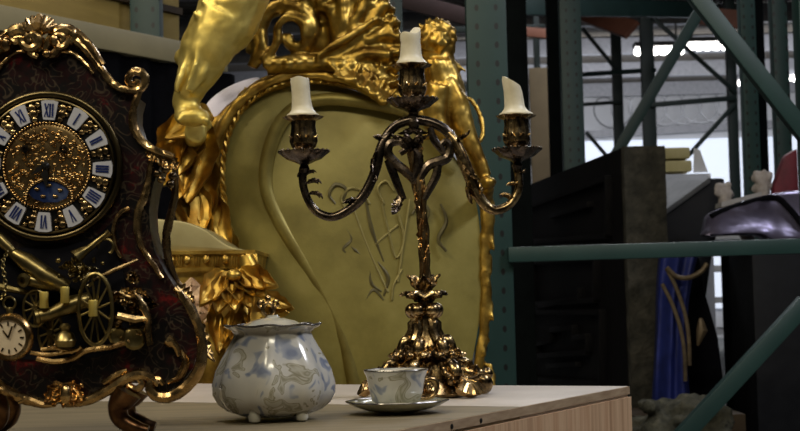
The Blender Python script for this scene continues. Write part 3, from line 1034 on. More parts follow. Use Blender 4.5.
# knop of balls, flutes and leaves above the base
g = MB()
A = Vector((bx - 1.5 * sQ, YC, 0))
for k in range(5):
    th = k * 2 * PI / 5 + 0.35
    o_ = Vector((math.cos(th), math.sin(th), 0))
    sd = Vector((-o_.y, o_.x, 0))
    g.ball(A + o_ * (12 * sQ) + ez * bz_(310), (8 * sQ, 8 * sQ, 7.5 * sQ), 12, 8)
    g.spiral(A + o_ * (12 * sQ) + ez * bz_(310), o_, ez, 8.5 * sQ, 4 * sQ, 0.9, PI, 2 * sQ, 6)
    g.tube([A + o_ * (8 * sQ) + ez * bz_(317), A + o_ * (13 * sQ) + ez * bz_(324), A + o_ * (13 * sQ) + ez * bz_(331), A + o_ * (19 * sQ) + ez * bz_(341)], [3 * sQ, 5 * sQ, 5 * sQ, 4.5 * sQ], 8)
    g.leaf(A + o_ * (3 * sQ) + ez * bz_(301), o_ * 0.8 + ez * 0.75, o_ - ez * 0.9, 25 * sQ, 18 * sQ, 0.5, 2, th=2 * sQ)
    th += 0.6
    o_ = Vector((math.cos(th), math.sin(th), 0))
    g.leaf(A + o_ * (4 * sQ) + ez * bz_(294), o_ * 0.35 + ez, o_ - ez * 0.2, 24 * sQ, 12 * sQ, 0.3, 2, th=2 * sQ)
g.build('knop', M['bronze'], cb)
# twisted leaf-wrapped stem
g = MB()
for k in range(4):
    path, rr = [], []
    for i in range(25):
        t = i / 24
        py = 288 - t * 136
        cx = 425 - 11 * t + (3 * math.sin(t * PI))
        R0 = (2.0 + 3.8 * (t ** 2.2) + 2.0 * (1 - t) ** 3) * sQ
        th = k * PI / 2 + t * 4.2
        path.append(Q(cx, py) + Vector((R0 * math.cos(th), R0 * math.sin(th), 0)))
        rr.append((2.9 + 0.6 * math.sin(i * 1.1 + k)) * sQ)
    g.tube(path, rr, 8)
for k in range(9):
    py = 268 - k * 13
    th = k * 2.3
    o_ = Vector((math.cos(th), math.sin(th) - 0.6, 0))
    g.leaf(Q(424 - k * 0.9, py), o_ * 0.16 + ez, o_, 24 * sQ, 9 * sQ, 0.08, 3)
g.build('stem', M['copper'], cb)
# arched arms with leaf scrolls
arm_l = [(420, 150, .0), (402, 158, .006), (390, 152, .008), (386, 142, .004), (392, 131, .002), (402, 124, 0)]
arch_top = [(379, 152), (383, 142), (391, 130), (402, 122.5), (417, 120), (432, 123), (444, 129), (453, 139), (458, 150)]
g = MB()
g.tube([Q(p.x, p.y) for p in spl([(a, b, 0) for a, b in arch_top], 5)], [4 * sQ, 4.6 * sQ, 4.8 * sQ, 4.8 * sQ, 5.2 * sQ, 5 * sQ, 5 * sQ, 4 * sQ], 10)
g.build('arch', M['bronze_dark'], cb)


def arm(name, pts, rad, leaves, m):
    g = MB()
    g.tube([Q(p[0], p[1], p[2]) for p in spl(pts, 6)], [r * sQ for r in rad], 10)
    for (x, y, d, dx, dz, L, W, c) in leaves:
        g.leaf(Q(x, y, d), (dx, -0.25, dz), (-dz * 0.6 + 0.01, -0.3, dx + 0.3), L * sQ, W * sQ, c, 4)
        g.leaf(Q(x, y, d), (dx, 0.25, dz), (-dz * 0.6, 0.3, dx + 0.3), L * 0.8 * sQ, W * sQ, c, 4)
    g.build(name, m, cb)


arm('arm', [(392, 131, 0), (385, 139, .003), (380, 151, .004), (377, 165, .004), (371, 182, .004), (361, 199, .004), (347, 211, .003), (332, 217, .002), (317, 212, 0), (308, 200, 0), (303, 184, 0), (303, 170, 0)],
    [3, 4.5, 5, 5, 5, 5, 4.6, 4.4, 4.2, 4, 4, 4.5],
    [(306, 184, 0, 0.8, 0.45, 18, 8, -0.5), (308, 194, 0, 0.9, 0.15, 18, 7, -0.5), (305, 176, 0, 0.8, 0.8, 14, 6, -0.5), (360, 200, 0.003, -0.95, 0.12, 20, 9, 0.35), (380, 150, 0.003, -0.5, -0.8, 30, 13, 0.3), (384, 140, 0.003, -0.6, 0.5, 14, 8, 0.5), (372, 184, .003, 0.4, 0.2, 12, 8, 0.6), (303, 172, 0, -0.9, -0.3, 9, 7, 0.5)], M['bronze_dark'])
arm('arm', [(446, 130, 0), (455, 142, .003), (463, 160, .004), (470, 178, .004), (478, 196, .004), (490, 209, .003), (502, 209, .002), (513, 201, 0), (519, 188, 0), (518, 172, 0), (516, 164, 0)],
    [4, 5, 6, 6, 5.6, 5, 4.6, 4.2, 4, 4, 4.5],
    [(462, 160, .003, 0.35, -0.9, 30, 13, 0.3), (470, 178, .003, -0.25, -1, 30, 12, 0.3), (514, 199, 0, -0.7, 0.6, 18, 8, 0.45), (518, 184, 0, -0.9, 0.3, 14, 7, 0.45), (455, 140, .003, 0.7, 0.1, 20, 10, 0.4), (480, 197, .003, 0.2, 0.6, 18, 9, 0.5), (518, 172, 0, 0.9, -0.2, 9, 7, 0.5)], M['bronze'])
# inner scrolls tying the stem to the arch
g = MB()
for pts, rr in (([(416, 182), (406, 172), (396, 164), (388, 154), (390, 144), (400, 142), (406, 149), (400, 154)], (4, 5, 5, 5, 4.5, 4, 3.5, 3)),
                ([(420, 178), (428, 166), (438, 162), (447, 158), (450, 148), (446, 142), (440, 146)], (4, 5, 5.5, 5, 4.5, 4, 3)),
                ([(412, 182), (418, 168), (418, 158), (414, 150)], (4, 5, 5, 4)),
                ([(430, 128), (434, 140), (442, 150), (449, 158)], (3, 4, 4, 3)),
                ([(404, 200), (398, 186), (392, 170), (388, 160)], (3, 4, 4.5, 4)),
                ([(424, 200), (430, 188), (436, 176), (438, 164)], (3, 4, 4.5, 4)),
                ([(415, 166), (418, 174), (416, 182), (411, 180), (413, 175)], (2, 2.5, 2.5, 2.5, 2))):
    g.tube([Q(p.x, p.y, 0.004) for p in spl([(a, b, 0) for a, b in pts], 5)], [r * sQ for r in rr], 8)
for k in range(6):
    th = k * PI / 3
    o_ = Vector((math.cos(th), math.sin(th), 0))
    g.leaf(Q(413, 152) + o_ * 3 * sQ, o_ * 0.3 + ez, o_, 24 * sQ, 11 * sQ, 0.42, 4)
    g.leaf(Q(413, 128) + o_ * 3 * sQ, o_ * 0.5 - ez * 0.5, o_, 14 * sQ, 9 * sQ, 0.4, 4)
g.leaf(Q(400, 196, .006), (-0.2, -0.2, -1), (-0.5, -1, 0), 26 * sQ, 10 * sQ, 0.4)
g.leaf(Q(400, 140, .004), (-0.9, -0.2, 0.2), (0, -0.3, 1), 12 * sQ, 8 * sQ, 0.5)
g.build('scroll_bracket', M['bronze_dark'], cb)


def socket(px, py, k):
    "drip pan, vase-shaped socket and its flared lip; py is the pan's middle row"
    c = Q(px, py)
    g = MB()
    s = sQ * k
    g.lathe([(4 * s, -16 * s), (5.5 * s, -12 * s), (4 * s, -8 * s), (10 * s, -5 * s), (18 * s, -2 * s), (23.5 * s, 3.5 * s, 0.05), (25 * s, 5.5 * s, 0.07), (24 * s, 6 * s, 0.07), (20 * s, 2.5 * s, 0.04), (12 * s, 0.5 * s), (6 * s, 1 * s)], c, 48, lobes=10, amp=0.0)
    for j in range(20):
        th = 2 * PI * j / 20
        g.ball(c + Vector((24.5 * s * math.cos(th), 24.5 * s * math.sin(th), 5.5 * s)), 1.9 * s, 6, 5)
    g.build('drip_pan', M['bronze_dark'], cb)
    g = MB()
    g.lathe([(5 * s, 0), (8 * s, 3 * s), (7 * s, 6 * s), (11.5 * s, 10 * s), (13.5 * s, 16 * s), (12.5 * s, 23 * s), (11.5 * s, 31 * s), (12 * s, 36 * s), (18 * s, 38.5 * s, 0.05), (20 * s, 40.5 * s, 0.06), (18.5 * s, 41 * s, 0.06), (13 * s, 40 * s), (10 * s, 40 * s)], c, 48, lobes=8, amp=0.06)
    for j in range(8):
        th = 2 * PI * (j + 0.5) / 8
        o_ = Vector((math.cos(th), math.sin(th), 0))
        g.leaf(c + o_ * (7 * s) + ez * (7 * s), o_ * 0.28 + ez, o_, 17 * s, 9 * s, 0.25, 3)
    g.build('candle_socket', M['bronze'], cb)
    return c + ez * (40.6 * s)


tips = [socket(304, 157, 1.0), socket(412.5, 105, 1.0), socket(517, 154.5, 0.97)]
mst = MB().lathe([(5 * sQ, 0), (7 * sQ, 6 * sQ), (4 * sQ, 12 * sQ), (6 * sQ, 18 * sQ), (5 * sQ, 24 * sQ)], Q(414, 128), 16)
mst.build('socket_stem', M['bronze_dark'], cb)


def candle(tip, w, h, slant, lean, label, seed, flare=1.0):
    g = MB()
    n = 20
    prof = [(1.72 * flare, 0.0), (1.70 * flare, 0.04), (1.42, 0.09), (1.17, 0.17), (1.06, 0.28), (0.99, 0.5), (0.96, 0.7), (1.0, 0.9), (0.95, 1.0), (0.6, 0.99)]
    vs, fs = [], []
    for i, (r, t) in enumerate(prof):
        for k in range(n):
            th = 2 * PI * k / n
            wob = 1 + 0.06 * noise.noise(Vector((math.cos(th) * 1.5, math.sin(th) * 1.5, t * 4 + seed)))
            if i < 2:
                wob += 0.12 * noise.noise(Vector((math.cos(th) * 3, math.sin(th) * 3, seed)))
            top = t * h + (slant(th) * h if t > 0.85 else 0)
            vs.append(tip + Vector((w * r * wob * math.cos(th) + lean * t * h, w * r * wob * math.sin(th), top + 0.0004)))
    for i in range(len(prof) - 1):
        for k in range(n):
            k2 = (k + 1) % n
            fs.append((i * n + k, i * n + k2, (i + 1) * n + k2, (i + 1) * n + k))
    fs.append(tuple(range(n))[::-1])
    fs.append(tuple((len(prof) - 1) * n + k for k in range(n)))
    g.add(vs, fs)
    ob = single('candle_stub', g, M['wax'], label, 'candle', tip, 'burnt candle stubs in the candelabra')
    return ob


candle(tips[0], 9.6 * sQ, 39 * sQ, lambda t: 0.02 * math.sin(3 * t), -0.08, 'straight cream candle stub with flat top on the left candelabra arm', 1)
candle(tips[1], 10.5 * sQ, 33 * sQ, lambda t: 0.10 * math.cos(t - 0.6) + 0.08 * math.sin(2 * t), -0.02, 'broken cream candle stub in the raised middle socket of the candelabra', 5, 0.9)
candle(tips[2], 9.8 * sQ, 34 * sQ, lambda t: -0.16 * math.cos(t), -0.10, 'slant-topped cream candle stub leaning on the right candelabra arm', 9)

# =================================================================== PORCELAIN JAR
YJ = 1.58
sJ = YJ / 1500
jc = Vector((P(274, 395, YJ).x, YJ, TOPZ))
jr = thing('porcelain_jar', 'squat flower-painted porcelain jar with lid and little feet', 'jar', jc)
J0 = jc


def jz(py):
    return P(274, py, YJ).z - TOPZ


g = MB()
pj = [(20, 416, .0), (34, 414.5, .02), (46, 410, .035), (54, 403, .04), (58.5, 394, .045), (59, 384, .045), (55.5, 370, .045), (50, 358, .04), (44, 347, .03), (39, 337, .02), (38, 333, .02), (40, 329.5, .03), (44.5, 327, .05), (46, 325.8, .06), (44, 325.6, .05), (38, 329, .02), (35, 333, .02)]
g.lathe([(r * sJ, jz(y), a) for r, y, a in pj], J0, 72, lobes=8, phase=0.2)
g.build('body', M['porc'], jr, angle=60)
g = MB()
n = 72
g.tube([J0 + Vector((45.5 * sJ * (1 + 0.055 * math.cos(8 * (t + 0.0))) * math.cos(t), 45.5 * sJ * (1 + 0.055 * math.cos(8 * t)) * math.sin(t), jz(325.6) + 0.0006 + 0.0008 * math.cos(8 * t))) for t in [2 * PI * k / n + 0.2 for k in range(n)]], 1.1 * sJ, 6, closed=True)
g.build('rim', M['silver'], jr)
ld = MB()
ld.lathe([(36 * sJ, jz(328)), (38 * sJ, jz(326.5)), (36 * sJ, jz(325.5)), (29 * sJ, jz(324.5)), (22 * sJ, jz(321)), (13 * sJ, jz(318.5)), (7 * sJ, jz(317.5)), (5 * sJ, jz(315))], J0, 40, lobes=8, amp=0.02)
lid = ld.build('lid', M['porc_plain'], jr)
g = MB()
fx = J0 + Vector((-4 * sJ, 0, 0))
g.tube([fx + Vector((5.5 * sJ * math.cos(t), 0, jz(309) + 6.5 * sJ * math.sin(t))) for t in [2 * PI * k / 24 for k in range(24)]], 2.1 * sJ, 8, closed=True)
for s_ in (-1, 1):
    g.spiral(fx + Vector((s_ * 7 * sJ, 0, jz(303))), (s_, 0, 0), (0, 0, 1), 4 * sJ, 1.5 * sJ, 1.0, PI, 1.6 * sJ, 8)
g.ball(fx + Vector((0, 0, jz(299))), (3 * sJ, 3 * sJ, 4 * sJ))
g.build('finial', M['ormolu'], lid)
for k, th_ in enumerate((-PI * 0.62, -PI * 0.26, PI * 0.38, PI * 0.70)):
    th = th_
    o_ = Vector((math.cos(th), math.sin(th), 0))
    g = MB()
    h = jz(415)
    g.lathe([(3 * sJ, 0.0), (5.5 * sJ, 1.5 * sJ), (6.5 * sJ, 5 * sJ), (5.5 * sJ, 8.5 * sJ), (5 * sJ, 11 * sJ), (7 * sJ, 15 * sJ), (9 * sJ, 21 * sJ)], J0 + o_ * (43 * sJ) + ez * 0.0003, 16)
    g.build('foot', M['porc_plain'], jr)
# raised cartouches of gilt scrolls painted on the belly
# =================================================================== CUP AND SAUCER
YS = 1.63
sS = YS / 1500
sc0 = Vector((P(397.5, 410, YS).x, YS, TOPZ))
su = thing('saucer', 'small porcelain saucer with silvered rim under the teacup', 'saucer', sc0)
g = MB()
g.lathe([(17 * sS, 0.0004), (20 * sS, 0.0016), (30 * sS, 3.2 * sS), (42 * sS, 7 * sS, .015), (50 * sS, 11.5 * sS, .02), (50.5 * sS, 12.2 * sS, .02), (49 * sS, 12.4 * sS, .02), (40 * sS, 8.6 * sS, .015), (28 * sS, 5 * sS), (21 * sS, 3.8 * sS), (10 * sS, 3.6 * sS)], sc0, 60, lobes=10)
g.build('dish', M['dish'], su, angle=60)
g = MB()
g.tube([sc0 + Vector((50 * sS * (1 + .02 * math.cos(10 * t)) * math.cos(t), 50 * sS * (1 + .02 * math.cos(10 * t)) * math.sin(t), 12.4 * sS)) for t in [2 * PI * k / 60 for k in range(60)]], 0.9 * sS, 6, closed=True)
g.build('rim', M['silver'], su)
c0 = Vector((P(396.5, 400, YS).x, YS, TOPZ + 4.0 * sS))
cu = thing('teacup', 'small flower-painted porcelain teacup standing on its saucer', 'teacup', c0)
H = P(396, 370, YS).z - c0.z
g = MB()
g.lathe([(13 * sS, 0.0), (15 * sS, 0.0012), (15 * sS, 2.5 * sS), (19 * sS, 4.5 * sS), (24.5 * sS, 9 * sS), (27 * sS, H * 0.5), (29 * sS, H * 0.8), (31.5 * sS, H, .02), (30.6 * sS, H + 0.0006, .02), (28 * sS, H * 0.8), (25.5 * sS, H * 0.5), (22 * sS, 9 * sS), (12 * sS, 5.5 * sS)], c0, 48, lobes=8)
g.build('bowl', M['porc'], cu, angle=60)
g = MB()
g.tube([c0 + Vector((31.3 * sS * (1 + .02 * math.cos(8 * t)) * math.cos(t), 31.3 * sS * (1 + .02 * math.cos(8 * t)) * math.sin(t), H + 0.0004)) for t in [2 * PI * k / 48 for k in range(48)]], 0.8 * sS, 6, closed=True)
g.build('rim', M['silver'], cu)
g = MB()
hd = Vector((0.93, 0.37, 0)).normalized()
g.tube([c0 + hd * (r * sS) + ez * (z * sS) for r, z in [(p.x, p.y) for p in spl([(27, 24, 0), (34, 28, 0), (42, 26, 0), (44, 18, 0), (39, 11, 0), (31, 9, 0), (24.5, 9, 0)], 5)]], [2.2 * sS, 2.6 * sS, 2.6 * sS, 2.6 * sS, 2.4 * sS, 2 * sS, 2 * sS], 10)
g.spiral(c0 + hd * (36 * sS) + ez * 20 * sS, hd, ez, 4 * sS, 1.2 * sS, 1.0, PI * 0.3, 1.2 * sS, 6)
g.build('handle', M['ormolu'], cu)['label'] = 'gilt scrolled handle'

# =================================================================== THRONE
YT = 2.85
T = plane_at(YT)
sT = YT / 1500
tz0 = T(340, 300)
th = thing('throne', 'huge carved gilded throne with olive gold padded back and lions', 'throne', Vector((tz0.x, YT, 0.10)))
# upholstered back panel
outer = [(232, 250), (224, 215), (221, 180), (224, 148), (236, 118), (258, 95), (285, 84), (320, 84), (352, 90), (384, 101), (412, 116), (438, 138), (460, 165), (474, 195), (480, 230), (480, 265), (482, 300), (476, 340), (468, 385), (455, 470), (300, 470), (262, 400), (246, 320)]
pn = [T(p.x, p.y, 0.0) for p in spl([(a, b, 0) for a, b in outer], 4, closed=True)]
# gently domed panel
cx_, cy_ = 350, 260
g = MB()
rings = [1.0, 0.96, 0.85, 0.65, 0.4, 0.15]
vs = []
N = len(pn)
ctr = T(cx_, cy_)
for q_ in rings:
    for p in pn:
        v = ctr + (p - ctr) * q_
        v.y -= 0.035 * (1 - q_ ** 2.5)
        vs.append(v)
fs = []
for i in range(len(rings) - 1):
    for k in range(N):
        k2 = (k + 1) % N
        fs.append((i * N + k, i * N + k2, (i + 1) * N + k2, (i + 1) * N + k))
fs.append(tuple((len(rings) - 1) * N + k for k in range(N)))
vs += [p + Vector((0, 0.03, 0)) for p in pn]
o_ = len(rings) * N
for k in range(N):
    k2 = (k + 1) % N
    fs.append((k, k2, o_ + k2, o_ + k))
fs.append(tuple(o_ + k for k in range(N)))
g.add(vs, fs)
pan = g.build('back_panel', M['panel'], th, angle=60)
# raised cartouche moulding on the panel
g = MB()
mp_ = spl([(404, 112, 0), (370, 105, 0), (330, 101, 0), (300, 107, 0), (281, 124, 0), (270, 150, 0), (266, 176, 0), (270, 200, 0), (282, 226, 0), (298, 252, 0), (316, 281, 0), (332, 310, 0), (345, 345, 0), (354, 385, 0), (358, 430, 0)], 5)
g.tube([T(p.x, p.y, 0.026) for p in mp_], 6.5 * sT, 10, flat=0.6, flat_axis=(0, 1, 0))
g.tube([T(p.x + 5, p.y + 3, 0.024) for p in mp_], 2.6 * sT, 8)
g.build('panel_moulding', M['ridge'], th)
# embroidered monogram flourish
g = MB()
em = [[(352, 205), (362, 232), (374, 262), (388, 292)], [(382, 205), (388, 230), (396, 258), (404, 240), (398, 215)], [(376, 245), (386, 236), (398, 226)],
      [(370, 205), (362, 192), (350, 190), (342, 200), (348, 212)], [(402, 270), (394, 285), (392, 300)], [(410, 200), (404, 240), (398, 282)], [(384, 205), (378, 190), (386, 182), (394, 192)]]
for pts in em:
    g.tube([T(p.x, p.y, 0.033) for p in spl([(a, b, 0) for a, b in pts], 6)], 1.3 * sT, 6)
g.build('monogram', M['thread'], pan)
g = MB()
em = [[(336, 205), (330, 196), (336, 186), (346, 190), (344, 202)], [(346, 228), (352, 240), (344, 250), (352, 256)], [(370, 268), (372, 284), (382, 292)], [(440, 205), (446, 222), (438, 240), (446, 252)], [(350, 246), (362, 256)],
      [(366, 200), (372, 230), (384, 262)], [(378, 262), (388, 278), (384, 296)], [(366, 300), (374, 290), (384, 300)], [(412, 215), (420, 205), (428, 212), (424, 226)]]
for pts in em:
    g.tube([T(p.x, p.y, 0.032) for p in spl([(a, b, 0) for a, b in pts], 6)], [1.2 * sT, 2.4 * sT, 1.2 * sT], 6)
for k in range(26):
    t = rnd.uniform(0, 2 * PI)
    x, y = 346 + rnd.gauss(0, 8), 240 + rnd.gauss(0, 9)
    g.ball(T(x, y, 0.03), (rnd.uniform(1, 3) * sT, 0.9 * sT, rnd.uniform(1, 2.5) * sT), 6, 5)
g.build('embroidery', M['stitch'], pan)
# twisted rope along the inner edge
g = MB()
rp = spl([(250, 330, 0), (240, 270, 0), (230, 225, 0), (224, 185, 0), (226, 150, 0), (237, 120, 0), (257, 98, 0), (283, 86, 0), (320, 84, 0), (352, 89, 0), (386, 100, 0)], 14)
for k in range(2):
    path = []
    for i, p in enumerate(rp):
        a = i * 0.85 + k * PI
        path.append(T(p.x + 1.7 * math.cos(a), p.y, 0.022 + 1.7 * sT * math.sin(a)))
    g.tube(path, 1.9 * sT, 6)
g.build('rope_trim', M['gilt'], th)
# carved gilt frame
g = MB()


def carve(pts, r, d=0.0, n=5, flat=0.7):
    g.tube([T(p.x, p.y, d) for p in spl([(a, b, 0) for a, b in pts], n)], [q * sT for q in r], 12, flat=flat, flat_axis=(0, 1, 0))


left_band = [(262, 470), (232, 330), (222, 262), (206, 222), (199, 190), (200, 158), (212, 132), (232, 109), (257, 91), (282, 79), (312, 73), (350, 76), (386, 88), (412, 102)]
carve(left_band, [16, 17, 16, 21, 22, 22, 16, 11, 9, 10, 11, 12, 12, 11], 0.0)
carve([(236, 262), (222, 222), (214, 188), (216, 152), (226, 124), (246, 100), (276, 82), (310, 77), (350, 83), (392, 96), (416, 110), (444, 132), (468, 160)], [5, 6, 6, 6, 6, 5.5, 5, 5, 5, 5, 5, 5, 5], 0.03)
carve([(412, 102), (440, 122), (464, 150), (480, 182), (488, 215), (484, 250), (486, 290), (483, 335), (476, 385), (468, 470)], [11, 10, 10, 9, 8, 5, 6.5, 5, 5.5, 5], 0.0)
# long acanthus sheets of the left edge, a carved layer of their own
ga = MB()
for k, (x, y, L, W, dx, dz) in enumerate([(196, 120, 66, 42, -0.42, -1), (206, 128, 70, 36, -0.18, -1), (184, 146, 50, 34, 0.0, -1), (200, 156, 70, 38, 0.06, -1), (190, 184, 64, 34, 0.24, -1), (206, 196, 66, 32, 0.34, -1), (216, 226, 60, 28, 0.4, -1), (178, 134, 44, 26, -0.1, -1), (214, 116, 44, 28, -0.85, -0.5), (204, 176, 60, 24, 0.2, -1)]):
    ga.leaf(T(x, y, 0.040 + 0.008 * (k % 3)), (dx, -0.10, dz), (0, -1, 0.2), L * 1.15 * sT, W * 1.1 * sT, 0.10, 3, th=0.008, dish=0.45, la=0.07)
ga.jitter(0.006, 16, 5)
ga.build('acanthus_carving', M['gilt'], th, angle=70)
for k in range(5):
    y = 218 + k * 36
    g.leaf(T(489 + 2 * math.sin(k * 1.7), y, 0.0), (0.12 * (-1) ** k, -0.1, -1), (0.3, -1, 0), 32 * sT, 7 * sT, 0.1, 2, th=0.012)
for k in range(11):
    t = k / 10
    p = spl([(240, 96, 0), (280, 76, 0), (320, 71, 0), (360, 76, 0), (400, 92, 0)], 10)[int(t * 39)]
    g.leaf(T(p.x, p.y, 0.018), (0.9, -0.2, 0.2), (0, -1, 0.5), 22 * sT, 12 * sT, 0.3, 3, th=0.01)
g.fused('back_frame', M['gilt'], th, voxel=0.0042, smooth_it=4, amp=0.003, freq=34, amp2=0.002, freq2=52)
# smooth pale edge of the back seen behind the paw
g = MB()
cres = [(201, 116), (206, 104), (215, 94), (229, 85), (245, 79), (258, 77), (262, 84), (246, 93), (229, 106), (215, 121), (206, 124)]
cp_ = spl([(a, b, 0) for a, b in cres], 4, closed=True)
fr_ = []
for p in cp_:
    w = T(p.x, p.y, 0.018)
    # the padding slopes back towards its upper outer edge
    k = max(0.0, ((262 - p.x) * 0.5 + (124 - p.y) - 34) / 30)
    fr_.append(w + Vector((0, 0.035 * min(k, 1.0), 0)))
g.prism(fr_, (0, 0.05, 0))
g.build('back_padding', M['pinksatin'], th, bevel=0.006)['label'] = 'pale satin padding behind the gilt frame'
# crest: scrolls, shell and swag of carved foliage
g = MB()
carve([(254, 70), (262, 52), (262, 30), (272, 14), (292, 10), (308, 20), (312, 38), (302, 50), (290, 46), (290, 36)], [6, 8, 8, 8, 9, 9, 8, 7, 6, 5], 0.03, 6, 1.0)
carve([(266, 66), (278, 48), (280, 30), (292, 22), (304, 28), (306, 44)], [4, 5, 5, 5, 5, 4], 0.045, 6, 1.0)
carve([(240, -10), (252, 12), (256, 34), (250, 56)], [10, 9, 8, 5], 0.02, 6, 1.0)
carve([(268, 70), (300, 66), (336, 68), (356, 78)], [9, 9, 9, 6], 0.035, 6, 1.0)
for k in range(9):
    g.ball(T(268 + k * 10.5, 69 - 2 * math.sin(k * 0.4), 0.05), 4.5 * sT, 8, 6)
carve([(300, 66), (338, 40), (366, 56), (384, 88)], [16, 30, 26, 11], 0.0, 5, 0.6)
carve([(300, 12), (338, -4), (362, 6), (372, 30)], [20, 38, 26, 14], 0.0, 5, 0.6)
carve([(318, 62), (336, 50), (354, 40), (376, 24)], [3.5, 4, 4, 3], 0.058, 6, 1.0)
for k in range(9):
    t = k / 8
    a = math.radians(118 - 150 * t)
    L = 62 + 22 * math.sin(t * PI * 1.2)
    x0, y0 = 334, 66
    tip = (x0 + L * 0.62 * math.cos(a) + 14, y0 - L * 1.05 * math.sin(a))
    carve([(x0, y0), ((x0 + tip[0]) / 2 + 5, (y0 + tip[1]) / 2 - 5), tip], [4, 6.5, 6], 0.036 + 0.006 * math.sin(k * 2.4), 5, 1.0)
for k in range(7):
    x, y = 372 + 12 * math.sin(k * 0.5), -4 + k * 15
    g.leaf(T(x, y, 0.024), (0.7, -0.2, -0.8), (0.3, -1, 0.3), 24 * sT, 24 * sT, 0.3, 2, th=0.012)
for k in range(4):
    g.leaf(T(340 + k * 13, 66 + 6 * k, 0.045), (0.4 - 0.1 * k, -0.3, -0.6), (0.2, -1, 0.5), 32 * sT, 26 * sT, 0.25, 2, th=0.012)
for k in range(5):
    g.leaf(T(296 + k * 17, 10 + 5 * math.sin(k), 0.036), (0.15 * math.sin(k * 2), -0.2, 0.9), (0, -1, 0), 54 * sT, 26 * sT, 0.2, 2, th=0.012)
g.fused('crest', M['gilt_shaded'], th, voxel=0.0042, smooth_it=4, amp=0.003, freq=30, amp2=0.003, freq2=48)


# --- carved lions on the shoulders
def lion_head(g, c, s, look, tongue=True):
    "face, brow, muzzle, ears and a tufted mane; s is the head radius"
    f = Vector(look).normalized()
    r = f.cross(ez).normalized()
    u = r.cross(f).normalized()
    W = lambda a, b, d: c + r * (a * s) + u * (b * s) + f * (d * s)
    g.ball(c, s * 0.82)
    g.ball(W(0, -0.28, 0.72), s * 0.46)
    g.ball(W(0, -0.62, 0.58), s * 0.30)
    g.tube([W(0, 0.35, 0.72), W(0, 0.05, 0.98), W(0, -0.15, 1.12)], [s * 0.2, s * 0.2, s * 0.17], 8)
    for a in (-1, 1):
        g.ball(W(a * 0.36, 0.28, 0.70), s * 0.2)
        g.ball(W(a * 0.34, 0.13, 0.78), s * 0.10)
        g.ball(W(a * 0.22, -0.36, 1.02), s * 0.22)
        g.ball(W(a * 0.72, 0.72, 0.1), s * 0.24)
        g.ball(W(a * 0.5, -0.15, 0.6), s * 0.26)
    k = 0
    for ring, (rad, dep, L) in enumerate([(0.85, 0.25, 0.5), (0.98, -0.15, 0.62), (0.9, -0.55, 0.7)]):
        for j in range(13):
            a = 2 * PI * (j + 0.5 * ring) / 13
            o = W(rad * math.cos(a), rad * math.sin(a), dep)
            d = (r * math.cos(a) + u * math.sin(a) - f * 0.4 - u * 0.5).normalized()
            sw = f.cross(d) * (0.25 * s)
            g.tube([o, o + d * (L * 0.5 * s) + sw, o + d * (L * s)], [s * 0.2, s * 0.17, s * 0.06], 7)


YL = 2.66
Lp = plane_at(YL)
sL = YL / 1500
g = MB()
B_ = lambda pts, r, d=0.0, n=4: g.tube([Lp(p[0], p[1], p[2] if len(p) > 2 else d) for p in spl([tuple(q) + ((d,) if len(q) == 2 else ()) for q in pts], n)], [q * sL for q in r], 14)
B_([(262, -90), (246, -50), (236, -10), (224, 24), (208, 44)], [36, 38, 36, 33, 24])
B_([(226, 18), (212, 42), (203, 60), (198, 74), (191, 90), (186, 102), (190, 114)], [30, 28, 25, 21, 16, 13, 14], 0.012)
g.ball(Lp(182, 57, 0.0), (8 * sL, 9 * sL, 9 * sL))
g.ball(Lp(194, 118, 0.02), (19 * sL, 18 * sL, 10 * sL))
for k in range(4):
    g.ball(Lp(184 + k * 8, 121 + 0.8 * k, 0.036), (4.6 * sL, 7 * sL, 5 * sL))
    g.tube([Lp(184 + k * 8, 120, 0.044), Lp(183 + k * 8, 124, 0.05)], [2 * sL, 0.8 * sL], 6)
# ribs and loose folds
for k in range(6):
    x, y = 212 + k * 7, 30 - k * 13
    B_([(x - 14, y - 12), (x + 4, y), (x + 24, y + 6)], [2.5, 4.6, 2.5], 0.050, 3)
B_([(192, 56), (186, 74), (180, 96)], [2.5, 4, 2.5], 0.046)
B_([(214, 56), (206, 78), (194, 98)], [2.5, 4, 2.5], 0.046)
B_([(204, 48), (199, 70), (190, 96)], [2, 3.5, 2], 0.056)
# far hind leg, forelegs and head above the frame
B_([(216, 20, -0.07), (196, 36, -0.09), (184, 46, -0.09), (186, 70, -0.09), (184, 100, -0.08), (190, 118, -0.08)], [22, 17, 11, 9, 8, 8], -0.08)
g.ball(Lp(194, 120, -0.07), (14 * sL, 14 * sL, 8 * sL))
B_([(264, -88, 0.05), (284, -60, 0.08), (292, -34, 0.06)], [16, 12, 10])
B_([(272, -90, -0.05), (304, -64, -0.03), (318, -36, -0.02)], [16, 12, 10])
B_([(256, -80), (262, -112), (268, -140)], [34, 34, 32])
lion_head(g, Lp(272, -160, 0.04), 30 * sL, (0.35, -1, -0.05))
B_([(226, 40, -0.10), (206, 10, -0.14), (186, -30, -0.14), (190, -70, -0.12)], [5, 4.5, 4, 5])
